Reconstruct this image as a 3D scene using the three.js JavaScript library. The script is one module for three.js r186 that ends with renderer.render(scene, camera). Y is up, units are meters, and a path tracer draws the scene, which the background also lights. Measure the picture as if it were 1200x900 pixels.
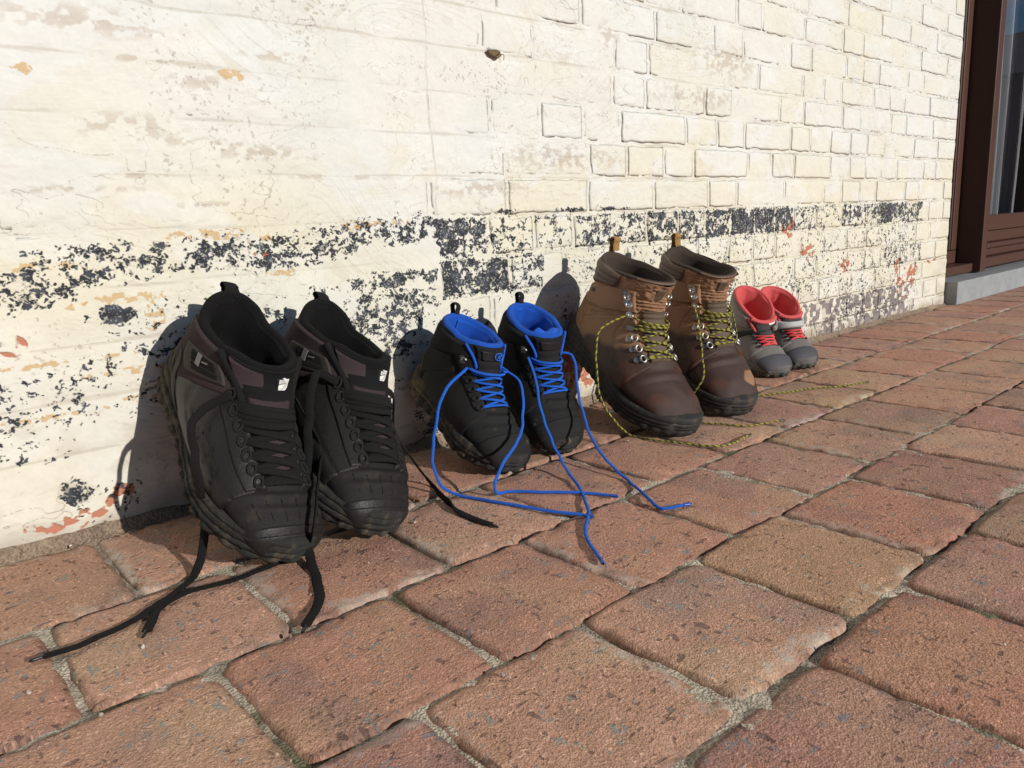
import * as THREE from 'three';
import { mergeGeometries } from 'three/addons/utils/BufferGeometryUtils.js';
import { Sky } from 'three/addons/objects/Sky.js';

// ---------------------------------------------------------------- camera, sky, sun, exposure
const scene = new THREE.Scene();
const camera = new THREE.PerspectiveCamera(53.92, 4 / 3, 0.02, 400);
camera.rotation.order = 'YXZ';
camera.position.set(0, 0.34, 0.972);
camera.rotation.set(THREE.MathUtils.degToRad(-11.92), THREE.MathUtils.degToRad(-41.15), THREE.MathUtils.degToRad(-2.64));
scene.add(camera);
const renderer = new THREE.WebGLRenderer({ antialias: true });
renderer.setSize(1024, 768);
renderer.toneMapping = THREE.LinearToneMapping;
renderer.toneMappingExposure = 0.83;
renderer.shadowMap.enabled = true;
const sunDir = new THREE.Vector3(0.14, 0.345, 1).normalize();
const sky = new Sky();
sky.name = 'sky';
sky.scale.setScalar(300);
sky.userData.kind = 'structure';
Object.assign(sky.material.uniforms.sunPosition, { value: sunDir.clone() });
sky.material.uniforms.turbidity.value = 2.2;
sky.material.uniforms.rayleigh.value = 1.1;
sky.material.uniforms.mieCoefficient.value = 0.004;
scene.add(sky);
scene.environmentIntensity = 0.10;
const sun = new THREE.DirectionalLight(new THREE.Color(1, 0.95, 0.88), 4.7);
sun.name = 'sun';
sun.position.copy(sunDir).multiplyScalar(20);
sun.castShadow = true;
sun.shadow.mapSize.set(4096, 4096);
Object.assign(sun.shadow.camera, { left: -4, right: 5, top: 4, bottom: -3, near: 1, far: 60 });
sun.shadow.radius = 1;
scene.add(sun, sun.target);

// ---------------------------------------------------------------- helpers
let seed = 7;
const rnd = () => { seed = (seed * 1664525 + 1013904223) >>> 0; return seed / 4294967296; };
const rr = (a, b) => a + (b - a) * rnd();
const lerp = (a, b, t) => a + (b - a) * t, clamp = (x, a = 0, b = 1) => (x < a ? a : x > b ? b : x);
const ss = (a, b, x) => { const t = clamp((x - a) / (b - a)); return t * t * (3 - 2 * t); };
const PERM = new Uint8Array(512), VAL = new Float32Array(256);
{ const p = [...Array(256).keys()]; for (let i = 255; i > 0; i--) { const j = Math.floor(rnd() * (i + 1)); [p[i], p[j]] = [p[j], p[i]]; } for (let i = 0; i < 512; i++) PERM[i] = p[i & 255]; for (let i = 0; i < 256; i++) VAL[i] = rnd(); }
function n2(x, y) {                                        // value noise, 0..1
  const ix = Math.floor(x), iy = Math.floor(y), fx = x - ix, fy = y - iy, u = fx * fx * (3 - 2 * fx), v = fy * fy * (3 - 2 * fy);
  const a = PERM[(ix & 255)], b = PERM[((ix + 1) & 255)], y0 = iy & 255, y1 = (iy + 1) & 255;
  const p = VAL[PERM[a + y0]], q = VAL[PERM[b + y0]], r = VAL[PERM[a + y1]], s = VAL[PERM[b + y1]];
  return p + (q - p) * u + (r - p) * v + (p - q - r + s) * u * v;
}
const fbm = (x, y, o = 3) => { let s = 0, a = 0.5, t = 0; for (let i = 0; i < o; i++) { s += a * n2(x, y); t += a; a *= 0.5; x = x * 2.03 + 17.3; y = y * 2.03 + 5.7; } return s / t; };
const n3 = (x, y, z) => (n2(x + z * 0.71, y + z * 1.37) + n2(y - z * 0.6 + 31, z + x * 0.83 + 11)) / 2;
const nr = (x, y, f) => n2((x * 0.829 - y * 0.559) * f + 3.3, (x * 0.559 + y * 0.829) * f + 8.1), nq = (x, y, f) => n2((x * 0.423 + y * 0.906) * f + 13.3, (-x * 0.906 + y * 0.423) * f + 1.7);
const hash = (i, j) => VAL[PERM[(PERM[i & 255] + j) & 255]];
const C = (r, g, b) => new THREE.Color().setRGB(r, g, b);
const V = (x, y, z) => new THREE.Vector3(x, y, z);
const used = {};
function numbered(name) { const k = used[name] = (used[name] ?? -1) + 1; return k ? name + '_' + String(k).padStart(3, '0') : name; }
function mesh(name, geo, material, parent = scene) {
  const m = new THREE.Mesh(geo, material); m.name = numbered(name); m.castShadow = m.receiveShadow = true; parent.add(m); return m;
}
function thing(name, label, category, group) {
  const o = new THREE.Group(); o.name = numbered(name); scene.add(o); o.userData = { label, category }; if (group) o.userData.group = group; return o;
}
function tex(w, h, fill, { srgb = false, repeat, size } = {}) {   // fill(x, y) -> [r, g, b] 0..255 or one grey value
  const d = new Uint8Array(w * h * 4);
  for (let y = 0, i = 0; y < h; y++) for (let x = 0; x < w; x++, i += 4) { const c = fill(x, y); if (typeof c === 'number') d[i] = d[i + 1] = d[i + 2] = c; else { d[i] = c[0]; d[i + 1] = c[1]; d[i + 2] = c[2]; } d[i + 3] = 255; }
  return fin(d, w, h, srgb, size);
}
function fin(d, w, h, srgb, size, wrap = THREE.RepeatWrapping) {
  const t = new THREE.DataTexture(d, w, h); t.wrapS = t.wrapT = wrap; t.magFilter = THREE.LinearFilter; t.minFilter = THREE.LinearMipmapLinearFilter; t.generateMipmaps = true;
  if (srgb) t.colorSpace = THREE.SRGBColorSpace; if (size) t.repeat.set(1 / size, 1 / size); t.needsUpdate = true; return t;
}
const SR = new Uint8Array(4097); for (let i = 0; i <= 4096; i++) { const l = i / 4096; SR[i] = Math.round(255 * (l <= 0.0031308 ? 12.92 * l : 1.055 * Math.pow(l, 1 / 2.4) - 0.055)); }
const enc = (l) => SR[l <= 0 ? 0 : l >= 1 ? 4096 : (l * 4096) | 0];
// grid of (nu + 1) x (nv + 1) points; f(u, v) -> { p, uv, c }
function grid(nu, nv, f, flip = false) {
  const P = [], U = [], K = [], I = []; let col = false;
  for (let j = 0; j <= nv; j++) for (let i = 0; i <= nu; i++) {
    const r = f(i / nu, j / nv, i, j), p = r.p ?? r; P.push(p.x, p.y, p.z); U.push(...(r.uv ?? [i / nu, j / nv])); if (r.c) { col = true; K.push(...r.c); }
  }
  for (let j = 0; j < nv; j++) for (let i = 0; i < nu; i++) {
    const a = j * (nu + 1) + i, b = a + 1, c = a + nu + 1, d = c + 1;
    if (flip) I.push(a, c, b, b, c, d); else I.push(a, b, c, b, d, c);
  }
  const g = new THREE.BufferGeometry();
  g.setAttribute('position', new THREE.Float32BufferAttribute(P, 3)); g.setAttribute('uv', new THREE.Float32BufferAttribute(U, 2));
  if (col) g.setAttribute('color', new THREE.Float32BufferAttribute(K, 3));
  g.setIndex(I); g.computeVertexNormals(); return g;
}
function box(w, h, d, x, y, z, bev = 0.002) {              // chamfered box, uv in metres
  const s = new THREE.Shape(), a = w / 2 - bev, b = h / 2 - bev;
  s.moveTo(-a, -b); s.lineTo(a, -b); s.lineTo(a, b); s.lineTo(-a, b); s.closePath();
  const g = new THREE.ExtrudeGeometry(s, { depth: d - 2 * bev, bevelEnabled: true, bevelThickness: bev, bevelSize: bev, bevelSegments: 2, steps: 1 });
  g.translate(x, y, z - d / 2 + bev); return g;
}
const std = (o) => new THREE.MeshStandardMaterial({ roughness: 0.8, ...o });

// ---------------------------------------------------------------- the painted brick wall
const WALL_END = 2.86, Y0 = 0.0375, CH = 0.0633;
const KNOWN = { 1: [1.861, 2.021, 2.118, 2.22, 2.323, 2.471], 2: [1.73, 1.84, 1.95, 2.07, 2.197, 2.292, 2.462, 2.643], 3: [1.818, 1.934, 2.024, 2.105, 2.217, 2.325, 2.46, 2.611, 2.746], 4: [0.708, 0.857, 0.99, 1.164, 1.29, 1.4, 1.52, 1.62, 1.723, 1.849, 1.97, 2.099, 2.22, 2.334, 2.45, 2.573], 5: [0.693, 0.814, 0.918, 1.015, 1.12, 1.226, 1.33, 1.429, 1.525, 1.628, 1.72, 1.81, 1.924, 2.067, 2.219, 2.314, 2.434, 2.576], 6: [0.7, 0.859, 1.058, 1.25, 1.44, 1.55] };
const COURSES = 17, JOINTS = [];
for (let c = 0; c < COURSES; c++) {
  const k = KNOWN[c] ?? [], js = [];
  let x = k.length ? k[0] : 0.7 + (c % 2) * 0.05 + rr(-0.02, 0.02);
  const left = []; for (let q = x - rr(0.17, 0.21); q > -0.62; q -= rnd() < 0.7 ? rr(0.19, 0.215) : rr(0.1, 0.112)) left.unshift(q);
  js.push(...left, ...(k.length ? k : [x])); x = js[js.length - 1];
  for (;;) { x += rnd() < (c > 8 ? 0.62 : 0.3) ? rr(0.19, 0.21) : rr(0.095, 0.118); if (x > WALL_END - 0.07) break; js.push(x); }
  JOINTS.push([-0.7, ...js, WALL_END]);
}
const courseOf = (y) => Math.floor((y - Y0) / CH) + 1;
function brickAt(x, c) { const j = JOINTS[clamp(c, 0, COURSES - 1)]; let i = 0; while (i < j.length - 2 && x >= j[i + 1]) i++; return [i, x - j[i], j[i + 1] - x]; }
const leftness = (x, y) => 1 - ss(0.40, 1.15, x + 0.1 * (n2(x * 7, y * 7) - 0.5));       // thick old limewash left of the long crack
const jointDepth = (x, y) => { const L = leftness(x, y); return lerp(0.0012, -0.0008, L) * (0.3 + 1.4 * n2(x * 9 + 3, y * 21)) * lerp(1, 0.7, ss(0.5, 0.9, y)) + 0.0012 * L * (fbm(x * 8 + 7, y * 20, 2) - 0.5); };
const ledge = (x, y) => { const yw = y + 0.012 * (fbm(x * 6, y * 3, 2) - 0.5), q = (((yw - Y0) / CH) % 1 + 1) % 1; return (ss(0.0, 0.10, q) * (1 - 0.8 * ss(0.25, 1.0, q)) - 0.5) * (0.25 + 0.9 * ss(0.40, 0.75, n2(x * 12 + 5 * Math.floor((yw - Y0) / CH), 3 + Math.floor((yw - Y0) / CH) * 7.7))); };
const wallWave = (x, y) => 0.0017 * leftness(x, y) * ledge(x, y) + 0.0030 * (fbm(x * 17 + 31, y * 24, 3) - 0.5) + 0.0030 * (fbm(x * 5, y * 9, 2) - 0.5) + 0.0016 * (n2(x * 22, y * 34) - 0.5) * (0.4 + leftness(x, y)) + 0.0022 * leftness(x, y) * (n2(x * 3.1 + 9, y * 18 + 0.6 * n2(x * 8, 3)) - 0.5);

const STRONG = [[0.69, 0.82, 0.70, 5], [0.71, 0.86, 0.76, 4], [0.86, 0.93, 0.42, 4], [0.82, 1.02, 0.36, 5], [1.02, 1.12, 0.45, 5], [1.12, 1.23, 0.5, 5], [1.23, 1.33, 0.70, 5], [1.33, 1.43, 0.5, 5], [1.43, 1.53, 0.70, 5], [1.53, 1.62, 0.74, 5], [1.62, 1.72, 0.78, 5], [1.72, 1.81, 0.6, 5], [1.81, 1.93, 0.35, 5], [1.93, 2.07, 0.3, 5], [2.07, 2.31, 0.47, 5], [2.31, 2.43, 0.8, 5], [2.43, 2.62, 0.62, 5], [2.2, 2.34, 0.42, 4], [1.0, 1.75, 0.30, 4], [1.75, 2.2, 0.2, 4], [2.34, 2.57, 0.40, 4], [2.34, 2.62, 0.52, 3], [1.6, 2.34, 0.24, 3], [1.7, 2.4, 0.24, 2], [1.2, 1.7, 0.2, 3]];
function tarCover(x, y, c, dx0, dx1, yy) {
  let k = 0;
  const wob = 0.02 * (n2(x * 9, 40) - 0.5);
  if (x + 0.03 * (fbm(y * 60, x * 40 + 8, 2) - 0.5) < 0.706) {                                                        // the broken tar line over the old limewash
    const mid = 0.300 + 0.078 * (x - 0.13) + wob, w = 0.026 + 0.016 * n2(x * 6, 77);
    k = Math.max(k, 0.60 * (1 - ss(w * 0.4, w * 1.0, Math.abs(y - mid))) * (0.56 + 0.6 * n2(x * 13, 21)));
    if (x > 0.5) k = Math.max(k, 0.56 * (1 - ss(0.006, 0.016, Math.abs(y - 0.268 - wob))) * ss(0.5, 0.6, x));
    k = Math.max(k, 0.72 * (1 - ss(0.6, 1.05, Math.hypot((x - 0.235) / 0.034, (y - 0.257) / 0.013))));
    k = Math.max(k, 0.62 * (1 - ss(0.4, 1.1, Math.hypot((x - 0.168) / 0.022, (y - 0.055) / 0.024))));
    k = Math.max(k, 0.36 * (1 - ss(0.4, 1.1, Math.hypot((x - 0.29) / 0.05, (y - 0.21) / 0.02))));
    k = Math.max(k, 0.26 * (1 - ss(0.01, 0.02, Math.abs(y - 0.19 - wob))) * (1 - ss(0.2, 0.26, x)));
    if (x > 0.3) k = Math.max(k, 0.42 * (1 - ss(0.23, 0.27, y)) * ss(0.3, 0.75, n2(x * 10, y * 16)) * 1.1);
    k = Math.max(k, 0.17 * (1 - ss(0.24, 0.28, y)) * ss(0.45, 0.8, n2(x * 16 + 4, y * 26)));
  } else {
    const xq = x + 0.03 * (fbm(x * 20 + 3, y * 34, 2) - 0.5); for (const s of STRONG) if (s[3] === c && xq >= s[0] && xq < s[1]) k = Math.max(k, s[2] * (c < 4 ? 0.68 : c === 4 && s[0] > 0.95 ? 0.6 : 1));
    k *= 0.72 + 0.4 * n2(x * 17 + c, y * 30);
    const e = Math.min(dx0, dx1, yy, CH - yy);
    if (k > 0) k *= 0.5 + 0.5 * ss(0.001, 0.007, e);
    if (x < 2.62) k = Math.max(k, (c <= 4 ? 0.20 : 0) * ss(0.3, 0.8, n2(x * 8 + 5, y * 12)));
    if (c <= 2 && x < 1.8) k = Math.max(k, 0.36 * ss(0.35, 0.8, n2(x * 10, y * 10)));
  }
  if (y > 0.354 && y < 0.39 && x > 0.68 && x < 1.4) k = Math.max(k, 0.62 * (1 - ss(0.0, 0.007, Math.abs(y - 0.361))) * ss(0.5, 0.62, n2(x * 14, 3)));
  return k;
}
const LICHEN = [[0.181, 0.524, 0.010, 0.006], [0.409, 0.537, 0.016, 0.006], [0.563, 0.349, 0.012, 0.006], [0.20, 0.274, 0.014, 0.006], [0.245, 0.276, 0.05, 0.006], [0.28, 0.25, 0.01, 0.018], [0.36, 0.345, 0.05, 0.006], [0.6, 0.35, 0.06, 0.004], [0.43, 0.336, 0.008, 0.006], [0.17, 0.318, 0.03, 0.005], [0.45, 0.29, 0.03, 0.004], [0.28, 0.19, 0.08, 0.004], [0.16, 0.21, 0.08, 0.003], [0.16, 0.15, 0.05, 0.0035], [0.26, 0.155, 0.03, 0.004]];
const REDS = [[0.14, 0.022, 0.03, 0.012], [0.185, 0.035, 0.022, 0.012], [0.215, 0.045, 0.012, 0.008], [2.5, 0.10, 0.045, 0.045], [2.57, 0.125, 0.035, 0.03], [1.78, 0.3, 0.03, 0.03], [1.88, 0.235, 0.035, 0.02], [2.1, 0.19, 0.03, 0.02], [2.72, 0.16, 0.05, 0.006], [2.45, 0.15, 0.02, 0.03], [0.415, 0.318, 0.02, 0.005], [0.13, 0.235, 0.012, 0.01], [0.575, 0.43, 0.006, 0.004], [1.02, 0.08, 0.05, 0.05], [0.9, 0.05, 0.07, 0.02]];
const SMEARS = [[0.30, 0.545, 0.07, 0.006], [0.37, 0.525, 0.05, 0.012], [0.47, 0.565, 0.06, 0.008], [0.44, 0.445, 0.10, 0.012], [0.36, 0.455, 0.09, 0.008], [0.2, 0.40, 0.12, 0.005], [0.55, 0.415, 0.1, 0.005], [0.3, 0.415, 0.1, 0.004], [0.28, 0.47, 0.08, 0.02], [0.25, 0.58, 0.12, 0.02], [0.36, 0.38, 0.06, 0.006], [1.12, 0.66, 0.04, 0.04], [1.4, 0.58, 0.2, 0.03], [1.5, 0.66, 0.15, 0.05], [1.0, 0.45, 0.2, 0.03], [0.8, 0.40, 0.15, 0.02]];
const OUT = new Float32Array(4);
function wallSample(x, y) {
  const c = courseOf(y), [bi, dx0, dx1] = brickAt(x, c), yy = y - Y0 - (c - 1) * CH, L = leftness(x, y);
  const bh = hash(bi * 7 + 3, c * 13 + 5);
  // paint
  const lo = fbm(x * 4.3, y * 6.1, 3), mid = fbm(x * 21, y * 30, 2), fine = n2(x * 310, y * 310), stroke = n2(x * 60 + 3 * n2(x * 9, y * 12), y * 270 + 40 * n2(x * 5, y * 7));
  let warm = clamp(ss(0.62, 0.30, y) * 0.75 + (lo - 0.5) * 1.5 + (bh - 0.5) * 0.35 * (1 - L) + ss(1.0, 2.2, x) * 0.15);
  const white = ss(0.54, 0.60, fbm(x * 11 + 40, y * 17, 3) + 0.03 * (stroke - 0.5)) * (0.4 + 0.6 * ss(0.25, 0.5, y));
  let r = lerp(0.755, 0.75, warm), g = lerp(0.74, 0.705, warm), b = lerp(0.685, 0.565, warm);
  r = lerp(r, 0.77, white * 0.7); g = lerp(g, 0.765, white * 0.7); b = lerp(b, 0.735, white * 0.7);
  const grey = ss(0.55, 0.66, fbm(x * 6 + 11, y * 8 + 3, 3)) * 0.5; r *= 1 - 0.06 * grey; g *= 1 - 0.04 * grey; b *= 1 - 0.03 * grey;
  let k = 1 + 0.05 * (fine - 0.5) + 0.05 * (mid - 0.5) + 0.035 * (stroke - 0.5);
  let h = 0.62 + 0.10 * (mid - 0.5) + 0.05 * (fine - 0.5) + 0.09 * (stroke - 0.5) * (0.3 + 0.7 * n2(x * 6, y * 6)) + 0.20 * (nr(x, y, 95) - 0.5) * (0.4 + n2(x * 5, y * 5));
  h += 0.06 * white;
  // hair cracks
  const ck = Math.abs(fbm(x * 15, y * 26, 3) - 0.5), ck2 = Math.abs(fbm(x * 44 + 9, y * 52, 2) - 0.5), gate = ss(0.55, 0.7, n2(x * 6 + 2, y * 7 + 8)), gate2 = ss(0.5, 0.66, n2(x * 9 + 22, y * 10 + 5)) * (y > 0.35 ? 1 : 0.3);
  let crack = Math.max((1 - ss(0.0008, 0.0034, ck)) * gate * 0.6, (1 - ss(0.001, 0.007, ck2)) * gate2 * 0.5);
  // the long upright crack where the two paint jobs meet
  const cx = 0.708 - (y - 0.666) * 0.012 + 0.006 * (fbm(y * 22, 5, 3) - 0.5) * 2; crack = Math.max(crack, y > 0.33 ? (1 - ss(0.0006, 0.0022, Math.abs(x - cx))) * (0.15 + 0.4 * n2(3, y * 40)) : 0);
  // sheltered dirt on bed joints
  const bed = Math.min(yy, CH - yy) + 0.004 * (n2(x * 30, y * 10) - 0.5), soil = (1 - ss(0.0008, 0.0035, bed)) * ss(0.42, 0.72, n2(x * 11 + 7, c * 3.3)) * lerp(0.34, 0.30, L);
  const soilV = (1 - ss(0.0008, 0.003, Math.min(dx0, dx1))) * ss(0.6, 0.75, hash(bi + 91, c)) * 0.2 * (1 - L);
  const d = Math.max(crack * 0.75, soil, soilV);
  let dr = 0.36, dg = 0.29, db = 0.18;
  for (const s of SMEARS) { const q = Math.hypot((x - s[0]) / s[2], (y - s[1]) / s[3]); if (q < 1) { const m = ss(0.50, 0.68, fbm(x * 95, y * 130, 3) + 0.12 * (1 - q)) * (1 - q * q); r = lerp(r, 0.46, m * 0.55); g = lerp(g, 0.37, m * 0.55); b = lerp(b, 0.28, m * 0.55); h -= 0.12 * m; } }
  r = lerp(r, dr, d); g = lerp(g, dg, d); b = lerp(b, db, d); h -= 0.35 * crack + 0.2 * soil;
  // dirt specks
  const sp = ss(0.70, 0.76, 0.6 * nr(x, y, 240) + 0.4 * nq(x, y, 420)) * ss(0.58, 0.78, fbm(x * 12 + 4, y * 14, 2)); r *= 1 - 0.26 * sp; g *= 1 - 0.29 * sp; b *= 1 - 0.33 * sp;
  { const tr = ss(0.62, 0.74, n2(x * 46 + 3 * n2(x * 9, y * 9), y * 210 + 50 * n2(x * 6, y * 5))) * ss(0.40, 0.65, fbm(x * 7 + 60, y * 9, 2)); r *= 1 - 0.05 * tr; g *= 1 - 0.065 * tr; b *= 1 - 0.09 * tr; h -= 0.07 * tr; }
  k *= 0.915; r *= k; g *= k; b *= k;
  // brown dust and soot near the foot of the wall
  const low = ss(0.235, 0.02, y) * ss(0.46, 0.66, fbm(x * 24, y * 34, 3)); r = lerp(r, 0.44, low * 0.5); g = lerp(g, 0.385, low * 0.5); b = lerp(b, 0.29, low * 0.5);
  const foot = clamp(ss(0.040, 0.006, y + 0.03 * (fbm(x * 26, 9, 3) - 0.5)) * (0.4 + 0.8 * fbm(x * 40, y * 60, 2))); r = lerp(r, 0.36, foot); g = lerp(g, 0.30, foot); b = lerp(b, 0.235, foot);
  // bare brick
  for (const s of REDS) { const q = Math.hypot((x - s[0]) / s[2], (y - s[1]) / s[3]); if (q < 1.2) { const m = ss(0.49, 0.54, fbm(x * 70, y * 85, 3) + 0.16 * (0.75 - q)); r = lerp(r, 0.42 + 0.1 * fine, m); g = lerp(g, 0.185, m); b = lerp(b, 0.115, m); h -= 0.25 * m; } }
  if (x > 1.78 && x < 2.6 && c <= 1) { const m = ss(0.47, 0.53, fbm(x * 60, y * 70, 3) + 0.10 * ss(1.78, 2.0, x) * ss(2.62, 2.45, x) - 0.05 + (c < 1 ? -0.02 : 0)); r = lerp(r, 0.20 + 0.06 * fine, m); g = lerp(g, 0.17 + 0.05 * fine, m); b = lerp(b, 0.165 + 0.04 * fine, m); h -= 0.25 * m; }
  // lichen
  for (const s of LICHEN) { const q = Math.hypot((x - s[0]) / s[2], (y - s[1]) / s[3]); if (q < 1.2) { const m = ss(0.50, 0.60, fbm(x * 150, y * 190, 3) + 0.15 * (0.8 - q)); r = lerp(r, 0.54, m * 0.75); g = lerp(g, 0.33, m * 0.75); b = lerp(b, 0.12, m * 0.75); h += 0.08 * m; } }
  // tar
  const cov = tarCover(x, y, c, dx0, dx1, yy);
  if (cov > 0.02) {
    const X = x + 0.004 * (n2(x * 210, y * 210) - 0.5), Y = (y + 0.004 * (n2(x * 210 + 40, y * 210) - 0.5)) * 1.25, wl = ss(0.3, 0.55, cov), v = lerp(0.22, 0.34, wl) * nr(X, Y, 74) + lerp(0.28, 0.28, wl) * nq(X, Y, 155) + lerp(0.28, 0.22, wl) * nr(X, Y, 320) + lerp(0.22, 0.16, wl) * nq(X, Y, 610), t = 0.5 + (cov - 0.5) * 0.46;
    const m = ss(t + 0.016, t - 0.016, v) * (1 - 0.5 * ss(0.66, 0.8, nr(x, y, 480))), rim = ss(t + 0.06, t + 0.012, v) * (1 - m);
    const worn = 0.6 + 0.9 * ss(0.45, 0.75, n2(x * 120 + 3, y * 120));
    r = lerp(r * (1 - 0.05 * rim), 0.040 * worn, m); g = lerp(g * (1 - 0.06 * rim), 0.044 * worn, m); b = lerp(b * (1 - 0.08 * rim), 0.056 * worn, m);
    h += 0.09 * rim - 0.30 * m * (0.8 + 0.4 * fine);
  }
  OUT[0] = r; OUT[1] = g; OUT[2] = b; OUT[3] = h;
}
function wallMaps(x0) {
  const w = 2048, h = 1536, c = new Uint8Array(w * h * 4), p = new Uint8Array(w * h * 4);
  for (let j = 0, i = 0; j < h; j++) for (let k = 0; k < w; k++, i += 4) {
    wallSample(x0 + (k + 0.5) / w * 1.6, (j + 0.5) / h * 1.2);
    c[i] = enc(OUT[0]); c[i + 1] = enc(OUT[1]); c[i + 2] = enc(OUT[2]); c[i + 3] = 255; p[i] = p[i + 1] = p[i + 2] = clamp(OUT[3]) * 255; p[i + 3] = 255;
  }
  return std({ roughness: 0.86, map: fin(c, w, h, true, null, THREE.MirroredRepeatWrapping), bumpMap: fin(p, w, h, false, null, THREE.MirroredRepeatWrapping), bumpScale: 0.0042 });
}
const wallMats = [wallMaps(-0.3), wallMaps(1.3)];
const wallUV = (x, y, s) => [(x - (s ? 1.3 : -0.3)) / 1.6, y / 1.2];
const wall = thing('brick_wall', 'cream painted old brick wall with flaking black tar band', 'wall');
function brickGeo(x0, x1, y0, y1, s) {
  const nx = Math.max(6, Math.ceil((x1 - x0) / 0.009)), ny = 8, gap = 0.0035, q = hash(Math.floor(x0 * 97), Math.floor(y0 * 131)), q2 = hash(Math.floor(x0 * 53) + 9, Math.floor(y0 * 71)), cx = (x0 + x1) / 2, cy = (y0 + y1) / 2, X0 = x0 + gap, X1 = x1 - gap, Y0_ = y0 + gap, Y1 = y1 - gap;
  const st = (i, n) => (i <= 1 ? 0 : i >= n + 1 ? 1 : (() => { const t = (i - 1) / n; return 0.5 - 0.5 * Math.sign(0.5 - t) * Math.pow(Math.abs(1 - 2 * t), 0.75); })());
  return grid(nx + 2, ny + 2, (u, v, i, j) => {
    const a = st(i, nx), b = st(j, ny); let x = lerp(X0, X1, a), y = lerp(Y0_, Y1, b);
    const edge = Math.min((x - X0) * 1.0, (X1 - x) * 1.0, y - Y0_, Y1 - y), head = Math.min(x - X0, X1 - x) < Math.min(y - Y0_, Y1 - y) ? 0.55 : 1, w = 0.0022 * (1 - ss(0, 0.012, edge));
    x += w * (n2(x * 60, y * 60) - 0.5) * 2; y += w * (n2(x * 60 + 9, y * 60 + 4) - 0.5) * 2;
    const R = 0.013, e = clamp(edge / R), L = leftness(x, y);
    let z = wallWave(x, y) + (q - 0.5) * 0.0016 * (1 - 0.75 * L) + ((x - cx) * (q2 - 0.5) * 0.006 + (y - cy) * (q - 0.5) * 0.014) * (1 - 0.75 * L) - 0.0015 * head * (1 - L * 0.5) * (0.35 + 1.1 * n2(x * 13 + 60, y * 23)) * (1 - Math.sqrt(1 - (1 - e) * (1 - e)));
    if (i === 0 || j === 0 || i === nx + 2 || j === ny + 2) z -= 0.02;
    return { p: V(x, y, z), uv: wallUV(x, y, s) };
  });
}
const rest = [[], []];
for (let c = 0; c < COURSES; c++) for (let i = 0; i < JOINTS[c].length - 1; i++) {
  const x0 = JOINTS[c][i], x1 = JOINTS[c][i + 1], y0 = Math.max(-0.03, Y0 + (c - 1) * CH), y1 = Y0 + c * CH, s = (x0 + x1) / 2 > 1.3 ? 1 : 0, g = brickGeo(x0, x1, y0, y1, s);
  const top = 0.60 + 0.145 * x1;                                           // what the photograph's frame reaches
  if (x1 < 0.07 || y0 > top) rest[s].push(g); else mesh('brick', g, wallMats[s], wall);
}
rest.forEach((g, s) => { if (g.length) mesh('brick', mergeGeometries(g), wallMats[s], wall).userData.kind = 'stuff'; });
for (const [a, b, s] of [[-0.7, 1.3, 0], [1.3, WALL_END - 0.004, 1]])
  mesh('mortar', grid(Math.round((b - a) / 0.0065), 170, (u, v) => {
    const x = lerp(a, b, u), y = lerp(-0.03, 1.09, v);
    return { p: V(x, y, wallWave(x, y) - jointDepth(x, y) - 0.0012 * (n2(x * 120, y * 120) - 0.35)), uv: wallUV(x, y, s) };
  }), wallMats[s], wall);
const plainPaint = std({ color: C(0.76, 0.73, 0.62), roughness: 0.9 });
mesh('wall_core', mergeGeometries([box(WALL_END + 0.69, 1.115, 0.28, (WALL_END - 0.71) / 2, 0.53, -0.163, 0.003), box(WALL_END + 6.6, 1.6, 0.29, (WALL_END - 6.6) / 2, 1.882, -0.152, 0.003), box(5.9, 1.13, 0.29, -3.66, 0.52, -0.152, 0.003), box(3.0, 0.4, 0.29, WALL_END + 1.5, 2.48, -0.152, 0.003), box(4, 2.7, 0.29, WALL_END + 5.0, 1.3, -0.152, 0.003)]), plainPaint, wall);

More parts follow.
